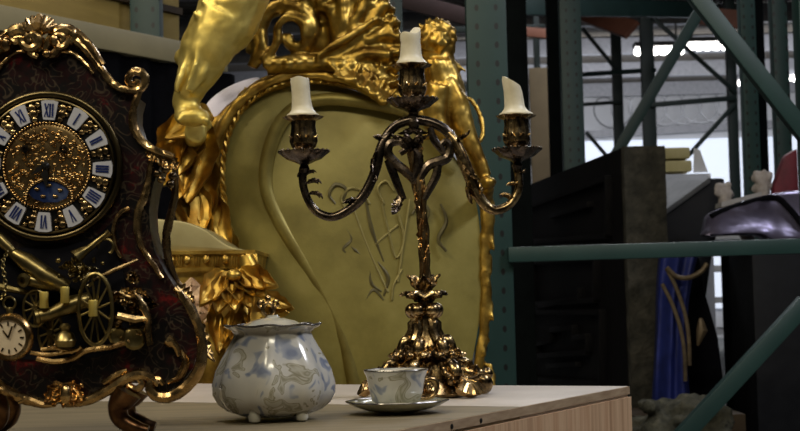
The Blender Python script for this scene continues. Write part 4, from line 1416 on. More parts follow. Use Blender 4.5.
# the block of rockwork it stands on, joining the frame
g.tube([Lp(194, 130, -0.02), T(196, 140, 0.01), T(202, 150, -0.01)], [12 * sL, 11 * sL, 11 * sL], 12)
g.fused('carved_lion', M['gilt_pale'], th, voxel=0.0045, smooth_it=3, amp=0.003, freq=26, amp2=0.0028, freq2=44)['label'] = 'larger carved gilt lion striding on the left shoulder'
g = MB()
YR = 2.80
Rp = plane_at(YR)
sR = YR / 1500
B2 = lambda pts, r, d=0.0, n=4: g.tube([Rp(p[0], p[1], p[2] if len(p) > 2 else d) for p in spl([tuple(q) + ((d,) if len(q) == 2 else ()) for q in pts], n)], [q * sR for q in r], 14)
lion_head(g, Rp(437, 40, 0.02), 15.5 * sR, (0.25, -1, -0.15))
B2([(437, 48), (440, 68), (446, 92), (444, 116), (436, 134)], [15, 17, 20, 19, 14])
B2([(446, 84), (456, 106), (462, 124), (469, 142), (478, 160), (485, 178)], [12, 13, 11.5, 9.5, 7.5, 6.5], 0.02)
g.ball(Rp(487, 184, 0.035), (8.5 * sR, 11 * sR, 6 * sR))
B2([(438, 88), (434, 110), (438, 130), (450, 142)], [11, 12, 10, 7], 0.04)
g.ball(Rp(455, 146, 0.055), (8 * sR, 10 * sR, 6 * sR))
B2([(432, 110, -0.06), (424, 124, -0.08), (430, 140, -0.05)], [13, 13, 8])
B2([(452, 62, -0.01), (458, 66, 0.0), (467, 72, 0.0)], [3, 3, 1.5])
for k in range(10):
    B2([(428 + k * 2.2, 62 + (k % 3) * 4), (430 + k * 2.5, 72 + (k % 3) * 4), (430 + k * 3.2, 84 + (k % 3) * 5)], [3.4, 3, 1.2], 0.038 - 0.002 * abs(k - 4))
B2([(452, 120, -0.04), (462, 98, -0.05), (472, 96, -0.05), (481, 112, -0.04), (484, 130, -0.03), (480, 142, -0.02)], [2.6, 2.4, 2.4, 2.6, 3, 2.4])
g.tube([Rp(444, 136, -0.01), T(450, 140, 0.0)], [14 * sR, 12 * sR], 10)
g.tube([Rp(486, 186, 0.02), T(484, 198, 0.0)], [8 * sR, 9 * sR], 10)
g.fused('carved_lion', M['gilt'], th, voxel=0.0038, smooth_it=2, amp=0.0015, freq=60, amp2=0.001, freq2=150)['label'] = 'smaller carved gilt lion perched on the right shoulder'
# left arm: padded top, beaded frieze, fretted side and foliate front
YA = 2.58
Ap = plane_at(YA)
sA = YA / 1500
g = MB()
prof_a = [(150, 252), (150, 222), (168, 220), (186, 222), (204, 229), (218, 239), (232, 247), (252, 251), (252, 253)]
g.prism([Ap(p.x, p.y) for p in spl([(a, b, 0) for a, b in prof_a], 4)], (0, 0.24, 0))
g.build('arm_pad', M['cushion'], th, bevel=0.004)
g = MB()
g.prism([Ap(x, y, 0.012) for x, y in [(148, 252), (256, 250), (256, 253.5), (148, 255)]], (0, 0.26, 0))
g.prism([Ap(x, y, 0.004) for x, y in [(148, 255), (254, 253), (252, 268), (148, 270)]], (0, 0.25, 0))
g.prism([Ap(x, y, 0.012) for x, y in [(148, 269), (216, 267), (216, 271), (148, 273)]], (0, 0.25, 0))
for x in (172, 188, 207, 226, 244):
    g.ball(Ap(x, 261 - (x - 170) * 0.02, 0.012), (4 * sA, 3.4 * sA, 4.8 * sA))
for x in (180, 197, 216, 235):
    for dx in (-2.5, 0, 2.5):
        g.tube([Ap(x + dx, 256.5, 0.008), Ap(x + dx, 266, 0.008)], 1.0 * sA, 6)
g.build('arm_frieze', M['gilt'], th)
g = MB()
g.prism([Ap(x, y, 0.0) for x, y in [(148, 271), (214, 270), (222, 310), (226, 440), (148, 440)]], (0, 0.24, 0))
g.build('arm_side', M['gilt'], th)
g = MB()
for i in range(7):
    for w in (0, 1, 2):
        x0, y0 = 156 + i * 18, 286
        hw = 8 - 2.6 * w
        for a0, a1 in (((-hw, 0), (0, -hw)), ((0, -hw), (hw, 0)), ((hw, 0), (0, hw)), ((0, hw), (-hw, 0))):
            for row in range(5):
                xx, yy = x0 + (9 if row % 2 else 0), y0 + row * 9
                if xx + hw < 216 and xx - hw > 150:
                    g.tube([Ap(xx + a0[0], yy + a0[1], 0.006), Ap(xx + a1[0], yy + a1[1], 0.006)], 1.3 * sA, 5)
g.build('arm_fretwork', M['fret'], th)
g = MB()
g.tube([Ap(p.x, p.y, 0.02) for p in spl([(246, 256, 0), (250, 272, 0), (240, 284, 0), (228, 296, 0), (230, 322, 0), (246, 356, 0), (252, 420, 0)], 5)], [8 * sA, 12 * sA, 16 * sA, 17 * sA, 16 * sA, 14 * sA, 14 * sA], 12)
for k in range(6):
    a = -0.55 + 0.34 * k
    g.leaf(Ap(228 + 3 * k, 272 + 2 * (k % 2), 0.045), (math.sin(a) * 0.9, -0.30, -math.cos(a) * 0.9), (0, -1, 0.4), 46 * sA, 24 * sA, 0.22, 3, th=0.007, dish=0.45, la=0.08)
for k in range(5):
    g.leaf(Ap(224 + 7 * k, 300 + 5 * (k % 2), 0.035), (0.4 * math.sin(k * 1.9), -0.25, -0.9), (0, -1, 0.3), 58 * sA, 24 * sA, 0.2, 3, th=0.007, dish=0.45, la=0.08)
g.leaf(Ap(262, 296, 0.03), (0.9, -0.2, -0.5), (0.3, -1, 0.5), 40 * sA, 18 * sA, 0.3, 3, th=0.007, dish=0.4, la=0.1)
g.leaf(Ap(258, 310, 0.03), (0.9, -0.2, -0.2), (0.3, -1, 0.5), 36 * sA, 18 * sA, 0.3, 3, th=0.007, dish=0.4, la=0.1)
g.ball(Ap(238, 276, 0.06), (8 * sA, 7 * sA, 6 * sA))
for k in range(5):
    g.tube([Ap(247 + 2.2 * k, 254, 0.012), Ap(249 + 2.4 * k, 264, 0.018), Ap(250 + 2.6 * k, 280, 0.012)], [1.6 * sA, 2 * sA, 1.6 * sA], 6)
g.tube([Ap(222, 285, 0.0), Ap(218, 340, 0.01), Ap(212, 380, 0.01), Ap(214, 440, 0.01)], [9 * sA, 15 * sA, 14 * sA, 13 * sA], 12)
g.jitter(0.002, 30, 8)
g.build('arm_front', M['gilt'], th, angle=70)
# right arm rail, seat and legs, mostly hidden below
seat_z = 0.47
x0, x1 = T(215, 430).x, T(480, 430).x
MB().box(((x0 + x1) / 2, YT - 0.16, seat_z - 0.05), (x1 - x0, 0.34, 0.14)).build('seat', M['cushion'], th, bevel=0.03)
MB().box(((x0 + x1) / 2, YT - 0.16, seat_z - 0.165), (x1 - x0 + 0.03, 0.36, 0.09)).build('seat_rail', M['gilt'], th, bevel=0.01)
for sx in (x0 + 0.03, x1 - 0.03):
    for yy in (YT - 0.30, YT - 0.01):
        MB().lathe([(0.03, 0.1005), (0.036, 0.13), (0.022, 0.17), (0.03, 0.25), (0.042, 0.30)], (sx, yy, 0), 14).build('leg', M['gilt'], th)
MB().box(((x0 + x1) / 2, YT + 0.02, 0.40), (0.44, 0.03, 0.55)).build('back_board', M['gilt'], th, bevel=0.005)
# low plinth under the throne
single('display_plinth', MB().box(((x0 + x1) / 2, YT - 0.13, 0.05), (0.72, 0.6, 0.1)), M['crate_dark'], 'low dark wooden plinth under the gilded throne', 'plinth', ((x0 + x1) / 2, YT - 0.1, 0), bevel=0.004)


# =================================================================== PALLET RACKS
def post(name, px, Y, w, label, group, m, z1=3.6, side=None, dep=0.075, slots=True, py=150, face=(0, -1)):
    c = P(px, py, Y)
    t = thing(name, label, 'rack post', Vector((c.x, Y, 0)), group)
    g = MB()
    g.box((c.x, Y + dep / 2, z1 / 2 + 0.004), (w, dep, z1 - 0.008))
    g.build('column', m, t, bevel=0.004)
    MB().box((c.x, Y + dep / 2, 0.003), (w + 0.05, dep + 0.05, 0.006)).build('foot_plate', m, t)
    return t


G1 = 'uprights of the green pallet racking'
GN, GM, GD, GS, BK = M['slot_green'], M['slot_mid'], M['slot_dark'], M['green_backlit'], M['hole']
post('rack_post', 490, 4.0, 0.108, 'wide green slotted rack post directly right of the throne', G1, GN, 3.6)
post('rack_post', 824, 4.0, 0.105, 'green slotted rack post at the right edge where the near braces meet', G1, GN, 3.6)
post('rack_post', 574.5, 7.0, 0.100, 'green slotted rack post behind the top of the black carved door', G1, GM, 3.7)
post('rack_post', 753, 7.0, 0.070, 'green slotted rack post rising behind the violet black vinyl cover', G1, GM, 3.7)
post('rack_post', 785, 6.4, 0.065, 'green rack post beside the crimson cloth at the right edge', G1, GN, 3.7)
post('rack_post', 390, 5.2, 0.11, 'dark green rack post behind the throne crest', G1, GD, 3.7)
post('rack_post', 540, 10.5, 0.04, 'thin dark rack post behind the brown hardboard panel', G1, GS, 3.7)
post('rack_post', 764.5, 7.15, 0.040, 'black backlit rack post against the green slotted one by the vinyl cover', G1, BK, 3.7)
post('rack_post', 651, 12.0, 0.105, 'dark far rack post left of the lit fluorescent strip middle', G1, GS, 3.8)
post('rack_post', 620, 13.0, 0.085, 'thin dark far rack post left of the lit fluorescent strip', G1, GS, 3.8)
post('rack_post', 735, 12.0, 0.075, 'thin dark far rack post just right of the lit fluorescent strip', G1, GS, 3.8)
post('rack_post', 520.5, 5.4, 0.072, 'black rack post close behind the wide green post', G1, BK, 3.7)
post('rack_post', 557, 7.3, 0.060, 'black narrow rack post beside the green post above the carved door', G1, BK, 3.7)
SHP = P(145, 40, 4.68)
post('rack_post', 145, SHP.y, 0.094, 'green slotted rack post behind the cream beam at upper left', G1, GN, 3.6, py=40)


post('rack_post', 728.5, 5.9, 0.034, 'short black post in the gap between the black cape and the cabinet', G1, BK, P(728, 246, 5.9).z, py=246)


def brace(name, a, Ya, b, Yb, w, label, m=None, dep=0.04, group='braces of the green pallet racking'):
    pa, pb = P(*a, Ya), P(*b, Yb)
    base = pa if pa.z < pb.z else pb
    g = MB()
    t = (pb - pa).normalized()
    nrm = Vector((0, -1, 0))
    g.bar(pa, pb, w, dep, up=(0, -1, 0))
    single(name, g, m or M['green'], label, 'rack brace', base, group, bevel=0.003)


brace('rack_beam', (508, 255), 3.983, (806, 246), 3.983, 15 * 4 / 1500, 'long green horizontal rack bar crossing in front of the carved door')
brace('rack_brace', (680, -24), 3.983, (808, 138), 3.983, 17 * 4 / 1500, 'near green diagonal brace falling to the right edge at top right')
brace('rack_brace', (806, 302), 3.983, (640, 482), 3.983, 17 * 4 / 1500, 'near green diagonal brace rising to the right at bottom right')
brace('rack_brace', (748, -72), 6.983, (580, 216), 6.983, 11 * 7 / 1500, 'middle green diagonal brace above the carved door top')
FB = M['green_backlit']
brace('rack_brace', (560, 76), 12.6, (655, 70), 12.0, 0.035, 'thin dark far rack bar left of the fluorescent strip', FB)
brace('rack_brace', (576, 105), 12.983, (622, 102), 12.983, 0.03, 'short thin dark far rack bar above the carved door', FB)
brace('rack_brace', (651, 105), 11.983, (735, 98), 11.983, 0.04, 'dark far horizontal rack bar below the fluorescent strip', FB)
brace('rack_brace', (582, 28), 12.983, (620, 74), 12.983, 0.03, 'thin dark far diagonal brace left of the fluorescent strip', FB)
brace('rack_brace', (651, 16), 11.983, (735, 92), 11.983, 0.03, 'thin dark far diagonal brace crossing the fluorescent strip', FB)
brace('rack_brace', (735, 104), 11.983, (688, 156), 11.983, 0.035, 'thin dark far diagonal brace above the foam blocks', FB)
brace('rack_brace', (586, 132), 12.983, (622, 174), 12.983, 0.03, 'short dark far diagonal brace just above the carved door', FB)
brace('rack_brace', (452, 72), 10.483, (545, 178), 10.483, 0.03, 'thin dark diagonal brace behind the right lion', FB)
brace('rack_brace', (448, 30), 10.483, (545, 27), 10.483, 0.04, 'dark horizontal rack bar right of the lion head', FB)
brace('rack_beam', (388, -4), 8.8, (500, 26), 8.8, 0.10, 'dark maroon rack beam above the middle candle', M['dkred'], group='load beams of the far racking')
brace('rack_beam', (582, 12), 12.3, (632, 30), 11.6, 0.16, 'rust orange load beam in the far racking', M['rust'], group='load beams of the far racking')
brace('rack_beam', (505, 30), 9.4, (548, 34), 9.4, 0.06, 'small rust orange load beam right of the wide green post', M['rust'], group='load beams of the far racking')
brace('rack_beam', (500, 6), 9.8, (700, 10), 11.2, 0.12, 'long dark load beam along the top of the far racking', M['green_backlit'], group='load beams of the far racking')
brace('rack_beam', (700, 16), 11.4, (742, 20), 11.4, 0.14, 'rust orange load beam behind the near diagonal brace', M['rust'], group='load beams of the far racking')

# --- shelf at upper left
pa = P(-60, 8, 3.9)
zb_ = pa.z
pb = P(222, 62, 4.9)
pb.z = zb_
tdir = (pb - pa).normalized()
nside = Vector((tdir.y, -tdir.x, 0))
if nside.y > 0:
    nside = -nside
g = MB().bar(pa, pb, 0.05, 0.072)
single('shelf_beam', g, M['cream'], 'cream painted shelf beam above and behind the clock', 'shelf beam', pa, bevel=0.004)
# wide tan crate standing on the shelf boards
mid = (pa + pb) / 2
cr = thing('packing_crate', 'tan board packing crate on the shelf at upper left', 'crate', mid - nside * 0.42 + ez * 0.06)
cc = mid - nside * 0.42
MB().box(cc + ez * (0.062 + 0.275), ((pb - pa).length - 0.02, 0.5, 0.55), (tdir, nside, ez)).build('box_body', M['crate'], cr, bevel=0.004)
MB().box(cc + ez * (0.185) + nside * 0.258, ((pb - pa).length * 0.98, 0.016, 0.022), (tdir, nside, ez)).build('batten', M['crate_dark'], cr)
MB().box(cc + ez * 0.385 + nside * 0.258, ((pb - pa).length * 0.98, 0.016, 0.03), (tdir, nside, ez)).build('batten', M['crate_dark'], cr)
sh = MB().box(cc - nside * 0.085 + ez * 0.046, ((pb - pa).length - 0.02, 0.70, 0.03), (tdir, nside, ez))
single('shelf_board', sh, M['crate_dark'], 'dark shelf board carrying the tan packing crate', 'shelf board', cc + ez * 0.031)
# added black sheet standing in for the dark void under the shelf
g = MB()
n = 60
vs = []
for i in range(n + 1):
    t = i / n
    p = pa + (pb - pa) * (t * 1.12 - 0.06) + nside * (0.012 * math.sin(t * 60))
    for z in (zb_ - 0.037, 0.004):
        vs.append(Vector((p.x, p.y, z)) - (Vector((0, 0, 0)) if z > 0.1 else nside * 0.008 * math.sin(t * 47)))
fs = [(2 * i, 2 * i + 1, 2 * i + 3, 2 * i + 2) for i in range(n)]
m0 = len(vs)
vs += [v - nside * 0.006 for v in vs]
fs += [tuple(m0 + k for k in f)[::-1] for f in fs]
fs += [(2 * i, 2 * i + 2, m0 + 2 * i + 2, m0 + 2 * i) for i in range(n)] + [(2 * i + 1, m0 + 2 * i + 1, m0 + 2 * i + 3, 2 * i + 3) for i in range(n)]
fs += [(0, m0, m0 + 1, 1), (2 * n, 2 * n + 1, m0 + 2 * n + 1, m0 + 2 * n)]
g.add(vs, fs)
single('void_sheet', g, M['blackcloth'], 'added black sheet standing for the dark void under the cream shelf beam', 'backdrop', ((pa + pb) / 2).xy.to_3d())

# =================================================================== CARVED DOOR PROP
dn = P(622, 147, 5.0)
dl_ = P(518, 190, 6.85)
dn0, dl0 = Vector((dn.x, dn.y, 0)), Vector((dl_.x, dl_.y, 0))
dz = dn.z
tv = (dl0 - dn0).normalized()
nv = Vector((tv.y, -tv.x, 0))
if nv.x > 0:
    nv = -nv
Ld = (dl0 - dn0).length
Wd = P(664, 147, 5.0).x - dn.x
dr = thing('carved_door', 'tall black carved panel door with rough grey edge leaning behind the green bar', 'door', (dn0 + dl0) / 2 - nv * Wd / 2)
Fd = lambda t, z, o: dn0 + tv * (Ld * t) + ez * z + nv * o
g = MB().box(Fd(0.5, dz / 2, -Wd * 0.22), (Ld, Wd * 0.44, dz), (tv, nv, ez))
g.build('door_leaf', M['ebony'], dr, bevel=0.008)


def dpx(px, py):
    "position on the door's long face for a photo pixel"
    d = fwd + R_ * ((px - 400) / FPX) - U_ * ((py - 215.5) / FPX)
    t = (dn0 - CAM).dot(nv) / d.dot(nv)
    return CAM + d * t


g = MB()
for quad in ([(524, 210), (612, 178), (612, 236), (524, 242)], [(536, 262), (600, 258), (600, 300), (536, 304)], [(530, 312), (606, 312), (606, 384), (530, 378)]):
    ps = [dpx(*p) + nv * 0.012 for p in quad]
    for i in range(4):
        a, b = ps[i], ps[(i + 1) % 4]
        g.bar(a, b, 0.02, 0.03, up=nv)
for a, b in (((556, 216), (594, 204)), ((541, 344), (556, 340)), ((556, 340), (556, 330)), ((556, 330), (578, 327)), ((578, 327), (578, 338)), ((578, 338), (592, 336)), ((592, 336), (592, 352)), ((541, 344), (541, 356)), ((541, 356), (592, 352)), ((552, 366), (582, 364)), ((536, 302), (544, 306)), ((544, 306), (584, 298)), ((584, 298), (584, 288))):
    g.bar(dpx(*a) + nv * 0.012, dpx(*b) + nv * 0.012, 0.022, 0.03, up=nv)
g.build('carved_moulding', M['ebony'], dr, bevel=0.004)
g = MB()
nx, nz = 8, 60
vs, fs = [], []
g.box(dn0 - nv * (Wd * 0.75) + tv * (Ld * 0.5) + ez * (dz / 2 - 0.004), (Ld * 0.99, Wd * 0.6, dz - 0.008), (tv, nv, ez))
eo = g.build('rough_back', M['stone'], dr, bevel=0.012)
g = MB()
rnd = random.Random(5)
nstep = 46
for i in range(nstep + 1):
    z = dz * i / nstep
    for k in range(7):
        o = -Wd * (k / 6)
        g.v.append(Fd(-0.004, z, o) - tv * (0.012 * noise.noise(Vector((o * 40, z * 18, 1))) + 0.014))
for i in range(nstep):
    for k in range(6):
        a = i * 7 + k
        g.f.append((a, a + 1, a + 8, a + 7))
n0 = len(g.v)
g.v += [v + tv * 0.04 for v in g.v]
g.f += [tuple(n0 + q for q in f)[::-1] for f in g.f]
bd_ = [k for k in range(7)] + [i * 7 + 6 for i in range(1, nstep + 1)] + [nstep * 7 + k for k in range(5, -1, -1)] + [i * 7 for i in range(nstep - 1, 0, -1)]
for i in range(len(bd_)):
    a, b = bd_[i], bd_[(i + 1) % len(bd_)]
    g.f.append((a, b, b + n0, a + n0))
g.build('rough_edge', M['stone'], dr)['label'] = 'rough grey brown plaster edge'

# brown hardboard panel seen between posts
bp0, bp1 = P(530, 66, 9.2), P(553, 66, 9.2)
single('hardboard_panel', MB().box(((bp0.x + bp1.x) / 2, 9.3, bp0.z / 2), (bp1.x - bp0.x, 0.05, bp0.z)), M['brownboard'], 'brown hardboard sheet standing between the rack posts', 'panel', ((bp0.x + bp1.x) / 2, 9.3, 0), bevel=0.004)

# =================================================================== ITEMS BEHIND THE RACK BAR
# raised pallet platform carrying the right-hand items
# charcoal padded chest with sloping grey felt top
YK = 5.6
Kp = plane_at(YK)
ch = thing('padded_chest', 'dark charcoal chest with sloping grey top behind the carved door', 'chest', Vector((Kp(690, 300).x, YK + 0.25, 0)))
lo, hi = Kp(660, 262), Kp(726, 178)
prof_c = [(656, 216), (668, 208), (709, 178), (725, 178), (725, 214), (714, 244), (706, 300), (700, 330), (656, 330)]
pts = [Kp(x, y) for x, y in prof_c]
for p in pts[-2:]:
    p.z = 0.02
g = MB().prism(pts, (0, 0.5, 0))
g.build('chest_body', M['trunk'], ch, bevel=0.012)
g = MB().prism([P(x, y, d) for x, y, d in [(658, 215, 5.57), (710, 177, 5.57), (708, 174, 6.08), (660, 174, 6.08)]], (0.004, 0.012, -0.02))
g.build('felt_top', M['trunk_top'], ch, bevel=0.004)
# two pale foam blocks
for (x0_, x1_, y0_, y1_, lab) in ((662, 692, 160, 172, 'lower of two pale yellow foam blocks beside the carved door top'), (662, 690, 147, 159, 'upper of two pale yellow foam blocks beside the carved door top')):
    a, b = P(x0_, y1_, 6.32), P(x1_, y0_, 6.32)
    single('foam_block', MB().box(((a.x + b.x) / 2, 6.43, (a.z + b.z) / 2), (b.x - a.x, 0.22, b.z - a.z)), M['yellow'], lab, 'foam block', ((a.x + b.x) / 2, 6.43, a.z), 'foam blocks behind the door', bevel=0.008)
# carton the foam stands on
a, b = P(658, 380, 6.3), P(706, 172.6, 6.3)
single('white_carton', MB().box(((a.x + b.x) / 2 + 0.02, 6.45, b.z / 2 - 0.001), (b.x - a.x, 0.3, b.z - 0.004)), M['white'], 'white card carton standing behind the padded chest', 'carton', ((a.x + b.x) / 2 + 0.02, 6.45, 0), bevel=0.004)
a = [P(x, y, 6.34) for x, y in [(693.5, 172.4), (708, 172), (700, 150), (694, 148)]]
single('white_card', MB().prism(a, (0, 0.006, 0)), M['white'], 'white card leaning beside the yellow foam blocks', 'card', a[0], smooth=False)

# blue robe with gold braid draped on a stand
YB = 4.74
Bp = plane_at(YB)
rb = thing('blue_robe', 'royal blue velvet robe with curving gold braid hanging below the green bar', 'robe', Vector((Bp(676, 380).x, YB, 0)))
g = MB()
rows = [(252, 661, 700), (275, 659, 694), (300, 658, 690), (330, 658, 688), (360, 657, 688), (385, 656, 690), (410, 655, 692)]
vs, fs = [], []
nc = 22
for (y, xa, xb) in rows:
    for k in range(nc):
        t = k / (nc - 1)
        fold = 0.018 * math.sin(t * 14 + y * 0.01) + 0.05 * math.sin(t * PI)
        vs.append(Bp(xa + (xb - xa) * t, y, fold))
for i in range(len(rows) - 1):
    for k in range(nc - 1):
        a = i * nc + k
        fs.append((a, a + 1, a + nc + 1, a + nc))
n0 = len(vs)
vs += [v + Vector((0, 0.05, 0)) for v in vs]
fs += [tuple(n0 + q for q in f)[::-1] for f in fs]
bd_ = list(range(nc)) + [i * nc + nc - 1 for i in range(1, len(rows))] + [(len(rows) - 1) * nc + k for k in range(nc - 2, -1, -1)] + [i * nc for i in range(len(rows) - 2, 0, -1)]
for i in range(len(bd_)):
    a, b = bd_[i], bd_[(i + 1) % len(bd_)]
    fs.append((a, b, b + n0, a + n0))
g.add(vs, fs)
g.build('robe_cloth', M['blue'], rb, angle=70)
g = MB()
for dx in (0, 7):
    g.tube([Bp(p.x + dx * 0.6, p.y - dx * 2.2, 0.075) for p in spl([(658, 284, 0), (668, 304, 0), (676, 328, 0), (680, 352, 0), (681, 380, 0)], 5)], 0.0065, 8, flat=0.6, flat_axis=(0, 1, 0))
g.tube([Bp(p.x, p.y, 0.08) for p in spl([(662, 268, 0), (672, 277, 0), (684, 278, 0), (696, 272, 0), (702, 264, 0)], 5)], 0.008, 8)
g.tube([Bp(697, 318, 0.06), Bp(698, 330, 0.065), Bp(694, 345, 0.06)], [0.006, 0.018, 0.004], 8)
g.build('gold_braid', M['goldband'], rb)
# black cape beside it
g = MB()
rows = [(258, 686, 712), (300, 686, 716), (345, 686, 722), (392, 688, 726)]
g.prism([Bp(x, y, -0.075) for x, y in [(687, 256), (704, 252), (712, 296), (724, 338), (733, 409), (687, 409)]], (0, 0.08, 0))
pb0 = Bp(704, 409, -0.075)
single('black_cape', g, M['blackcloth'], 'black cape hanging beside the blue robe below the green bar', 'cape', pb0, bevel=0.02)
# raised staging that robe, cape and straw stand on
zst = min(Bp(690, 410).z, 0.4)
xa, xb = Bp(628, 410).x, Bp(734, 410).x
single('staging_box', MB().box(((xa + xb) / 2, YB + 0.02, (zst - 0.002) / 2), (xb - xa, 0.36, zst - 0.004)), M['crate_dark'], 'low dark staging box under the straw and robe', 'box', ((xa + xb) / 2, YB + 0.02, 0), bevel=0.004)
# heap of mossy straw
g = MB()
YH = 4.36
Hp = plane_at(YH)
rnd = random.Random(3)
for k in range(46):
    x, y = rnd.uniform(640, 716), rnd.uniform(404, 440)
    top = 396 + 0.0022 * (x - 672) ** 2
    y = max(y, top + 4)
    g.ball(Hp(x, y, rnd.uniform(-0.10, 0.10)), (rnd.uniform(9, 20) * YH / 1500, 0.06, rnd.uniform(6, 10) * YH / 1500))
a, b = Hp(622, 440), Hp(730, 440)
g.box(((a.x + b.x) / 2, YH, a.z - 0.02), (b.x - a.x, 0.26, 0.05))
ho = g.fused('straw_heap', M['rubble'], None, voxel=0.012, smooth_it=2, amp=0.012, freq=30, amp2=0.01, freq2=70)
ho['kind'] = 'stuff'
tag(ho, 'heap of mossy grey green straw at the foot of the carved door', 'straw')
hz = min(v.co.z for v in ho.data.vertices)
single('straw_crate', MB().box(((a.x + b.x) / 2, YH, (hz - 0.001) / 2), (b.x - a.x + 0.02, 0.3, hz - 0.002)), M['crate_dark'], 'dark crate under the heap of mossy straw', 'crate', ((a.x + b.x) / 2, YH, 0), bevel=0.004)

# tall black cabinet under a glossy violet-black cover
YV = 4.9
Vp = plane_at(YV)
cbn = thing('black_cabinet', 'tall black cabinet at the right edge under the shiny cover', 'cabinet', Vector((Vp(790, 400).x, YV + 0.25, 0)))
a, b = Vp(757, 400), Vp(850, 243)
g = MB().box(((a.x + b.x) / 2, YV + 0.175, b.z / 2), (b.x - a.x, 0.35, b.z))
g.build('cabinet_body', M['trunk'], cbn, bevel=0.01)
g = MB()
for x in (772, 806):
    g.bar(Vp(x, 262, -0.02), Vp(x + 5, 420, -0.02), 0.012, 0.03, up=(0, -1, 0))
g.bar(Vp(760, 330, -0.02), Vp(850, 326, -0.02), 0.012, 0.03, up=(0, -1, 0))
g.build('cabinet_moulding', M['ebony'], cbn)
g = MB()
secs = [(-0.03, 0), (0.10, 0), (0.30, 0), (0.48, 0)]
outl = [(705, 236), (707, 226), (712, 214), (726, 207), (748, 200), (768, 194), (784, 191), (800, 188), (822, 190), (846, 198), (850, 240), (820, 241), (790, 241), (768, 241), (757, 236), (735, 235)]
op = spl([(x, y, 0) for x, y in outl], 4, closed=True)
vs, fs = [], []
N = len(op)
lay = [(-0.035, 0.55), (-0.05, 0.80), (-0.05, 0.92), (-0.03, 1.0), (0.04, 1.0), (0.06, 0.94)]
cx_, cy_ = 780, 214
for (d, k) in lay:
    for p in op:
        x, y = cx_ + (p.x - cx_) * k, cy_ + (p.y - cy_) * k
        w = Vp(x, y)
        w.y += d + 0.010 * noise.noise(Vector((x * 0.06, y * 0.06, 3))) + max(0, 238 - y) * 0.0028
        vs.append(w)
for i in range(len(lay) - 1):
    for k in range(N):
        k2 = (k + 1) % N
        fs.append((i * N + k, i * N + k2, (i + 1) * N + k2, (i + 1) * N + k))
fs += [tuple(range(N))[::-1], tuple((len(lay) - 1) * N + k for k in range(N))]
g.add(vs, fs)
vc = thing('vinyl_cover', 'shiny violet black padded vinyl cover at the right edge', 'cover', Vp(780, 233, -0.2))
g.build('padded_cover', M['vinyl'], vc, angle=60)
g = MB()
g.tube([Vp(p.x, p.y, 0.048 - max(0, 238 - p.y) * 0.0028) for p in spl([(712, 216, 0), (726, 210, 0), (748, 203, 0), (770, 197, 0), (783, 197, 0), (791, 206, 0), (799, 220, 0), (806, 238, 0)], 5)], 0.010, 8)
g.build('edge_piping', M['blackcloth'], vc)
# grey slab and plaster fragments lying on top
a = [Vp(x, y, -0.115) for x, y in [(729, 205), (770, 193), (770, 189), (729, 200)]]
single('grey_slab', MB().prism(a, (0, 0.1, 0)), M['slab'], 'thin pale grey slab lying along the top of the vinyl cover', 'slab', a[0], smooth=False)


def lumps(cx, cy, sx, sy, n, seed, label):
    r_ = random.Random(seed)
    g = MB()
    for k in range(n):
        g.ball(Vp(cx + r_.uniform(-sx, sx), cy + r_.uniform(-sy, sy), r_.uniform(-0.29, -0.26)), r_.uniform(0.006, 0.016), 8, 6)
    b0 = Vp(max(cx, 765), cy, -0.27)
    g.tube([Vp(cx, cy, -0.27), Vp(cx + 1, cy + 12, -0.27), Vector((b0.x + 0.012, YV + 0.27, Vp(cx, 241.8).z))], [0.02, 0.026, 0.02], 10)
    o = g.fused('plaster_fragment', M['plaster'], None, voxel=0.006, smooth_it=1, amp=0.004, freq=60)
    tag(o, label, 'plaster ornament', 'plaster fragments on the cover')


lumps(742, 185, 9, 6, 26, 1, 'pale plaster fragment behind the left end of the vinyl cover')
lumps(782, 174, 8, 9, 30, 2, 'pale plaster fragment beside the crimson cloth at right')
g = MB()
rr = [Vp(x, y, -0.25) for x, y in [(793, 236), (793, 180), (805, 148), (818, 140), (822, 236)]]
g.prism(rr, (0, 0.06, 0))
single('crimson_cloth', g, M['redcloth'], 'crimson red cloth folded on the cabinet at the right edge', 'cloth', Vp(795, 236, -0.25), bevel=0.012)

# white metal frame glimpsed between cape and cabinet
wf = thing('white_trolley', 'white metal trolley glimpsed between the black cape and cabinet', 'trolley', Vector((P(726, 300, 8.0).x, 8.0, 0)))
Wp = plane_at(8.0)
g = MB()
for x in (706, 744):
    p = Wp(x, 250)
    for dy in (0, 0.5):
        g.tube([Vector((p.x, 8 + dy, 0.0)), Vector((p.x, 8 + dy, Wp(725, 234).z))], 0.02, 8)
g.build('frame_tube', M['white'], wf)
xa, xb = Wp(704, 260).x, Wp(746, 260).x
for y in (236, 268, 300, 332):
    MB().box(((xa + xb) / 2, 8.25, Wp(725, y).z), (xb - xa, 0.5, 0.03)).build('tray', M['white'], wf)

# =================================================================== FAR LIGHTS AND WIRE
def strip(x0_, y0_, x1_, y1_, Y, n, label):
    a, b = P(x0_, y0_, Y), P(x1_, y1_, Y)
    z = (a.z + b.z) / 2
    t = thing('fluorescent_light', label, 'ceiling light', Vector(((a.x + b.x) / 2, Y, z)), 'far fluorescent strips')
    MB().box(((a.x + b.x) / 2, Y, z + 0.07), (b.x - a.x, 0.2, 0.05)).build('housing', M['steel'], t)
    L = (b.x - a.x)
    for k in range(n):
        xx = a.x + L * (k + 0.5) / n
        g = MB().lathe([(0.02, -0.035), (0.04, -0.02), (0.044, 0.0), (0.04, 0.02), (0.02, 0.035)], (xx, Y, z), 12)
        g.build('lamp', M['tube'], t)
    g = MB()
    for xx in (a.x + L * 0.15, a.x + L * 0.85):
        g.tube([(xx, Y, z + 0.09), (xx, Y, CEIL - 0.0)], 0.01, 6)
    g.build('hanger', M['steel'], t)


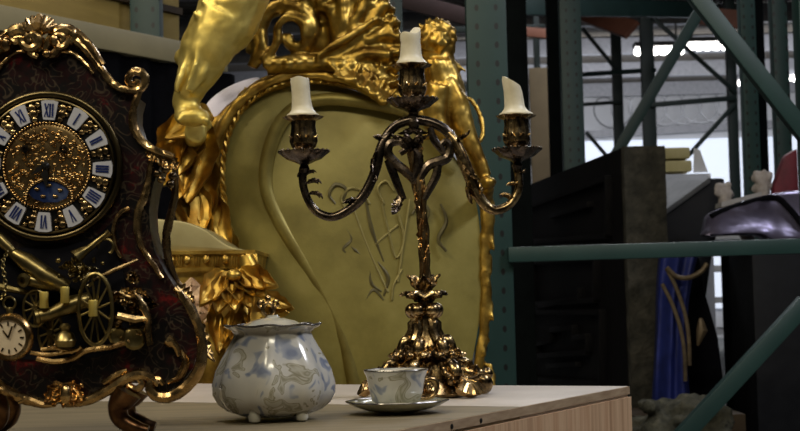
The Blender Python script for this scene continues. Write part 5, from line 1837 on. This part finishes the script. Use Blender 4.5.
strip(634, 53, 684, 50, 16, 6, 'left half of the bright fluorescent strip seen through the far racking')
strip(686, 48, 729, 46, 16, 5, 'right half of the bright fluorescent strip seen through the far racking')
strip(738, 84, 770, 82, 19, 5, 'small bright fluorescent strip behind the green post at right')
strip(774, 80, 800, 78, 19, 3, 'fluorescent strip cut by the right edge of the picture')
cw = MB()
path = []
for i in range(170):
    t = i / 169
    a = t * 2 * PI * 8
    p = P(600 + 140 * t, 113 - 8 * t, 22.76)
    path.append(p + Vector((0.22 * math.cos(a), 0.05 * t, 0.24 * math.sin(a))))
cw.tube(path, 0.012, 5)
single('coiled_wire', cw, M['wire'], 'loose coil of thin wire along the far white wall', 'wire', P(670, 120, 21.6))

# =================================================================== LIGHT
def area(name, loc, aim, size, power, col):
    l = bpy.data.lights.new(name, 'AREA')
    l.shape = 'RECTANGLE'
    l.size, l.size_y = size
    l.energy = power
    l.color = col
    o = bpy.data.objects.new(name, l)
    COL.objects.link(o)
    o.location = loc
    d = Vector(aim) - Vector(loc)
    o.rotation_euler = d.to_track_quat('-Z', 'Y').to_euler()
    return o


area('lamp_front_left', (-1.6, 0.3, 2.9), (-0.2, 2.8, 1.0), (1.4, 0.35), 40, (1.0, 0.88, 0.62))
area('lamp_front', (0.3, -0.6, 3.0), (0.0, 2.4, 0.8), (1.6, 0.25), 25, (1.0, 0.91, 0.70))
area('lamp_over_throne', (-0.8, 2.2, 3.5), (-0.35, 2.75, 1.0), (1.4, 0.25), 26, (0.98, 0.93, 0.88))
area('lamp_right', (1.8, 1.6, 2.6), (0.1, 2.0, 0.7), (0.8, 0.3), 32, (0.9, 0.92, 1.0))
area('fill_shelf', (-1.6, 3.2, 3.6), (-0.9, 4.6, 1.5), (1.0, 0.25), 8, (1.0, 0.9, 0.7))  # added fill to brighten the upper left shelf, no fixture of its own
area('lamp_far', (3.4, 17.8, 3.0), (3.8, 23, 1.9), (8, 0.5), 190, (0.92, 0.95, 1.0))
area('lamp_aisle', (1.7, 8.6, 3.75), (1.7, 8.0, 0), (3.0, 0.4), 90, (0.92, 0.95, 1.0))
area('fill_cover', (2.3, 5.9, 3.7), (1.3, 5.2, 0.9), (1.2, 0.4), 20, (0.90, 0.92, 1.0))  # added fill for highlights on the vinyl cover and blue robe
w = bpy.data.worlds.new('world')
SC.world = w
w.use_nodes = True
w.node_tree.nodes['Background'].inputs[0].default_value = (0.75, 0.72, 0.62, 1)
w.node_tree.nodes['Background'].inputs[1].default_value = 0.03

SC.view_settings.view_transform = 'Standard'
SC.view_settings.look = 'None'
SC.view_settings.gamma = 1.0
SC.view_settings.use_curve_mapping = False
SC.view_settings.exposure = 0.0
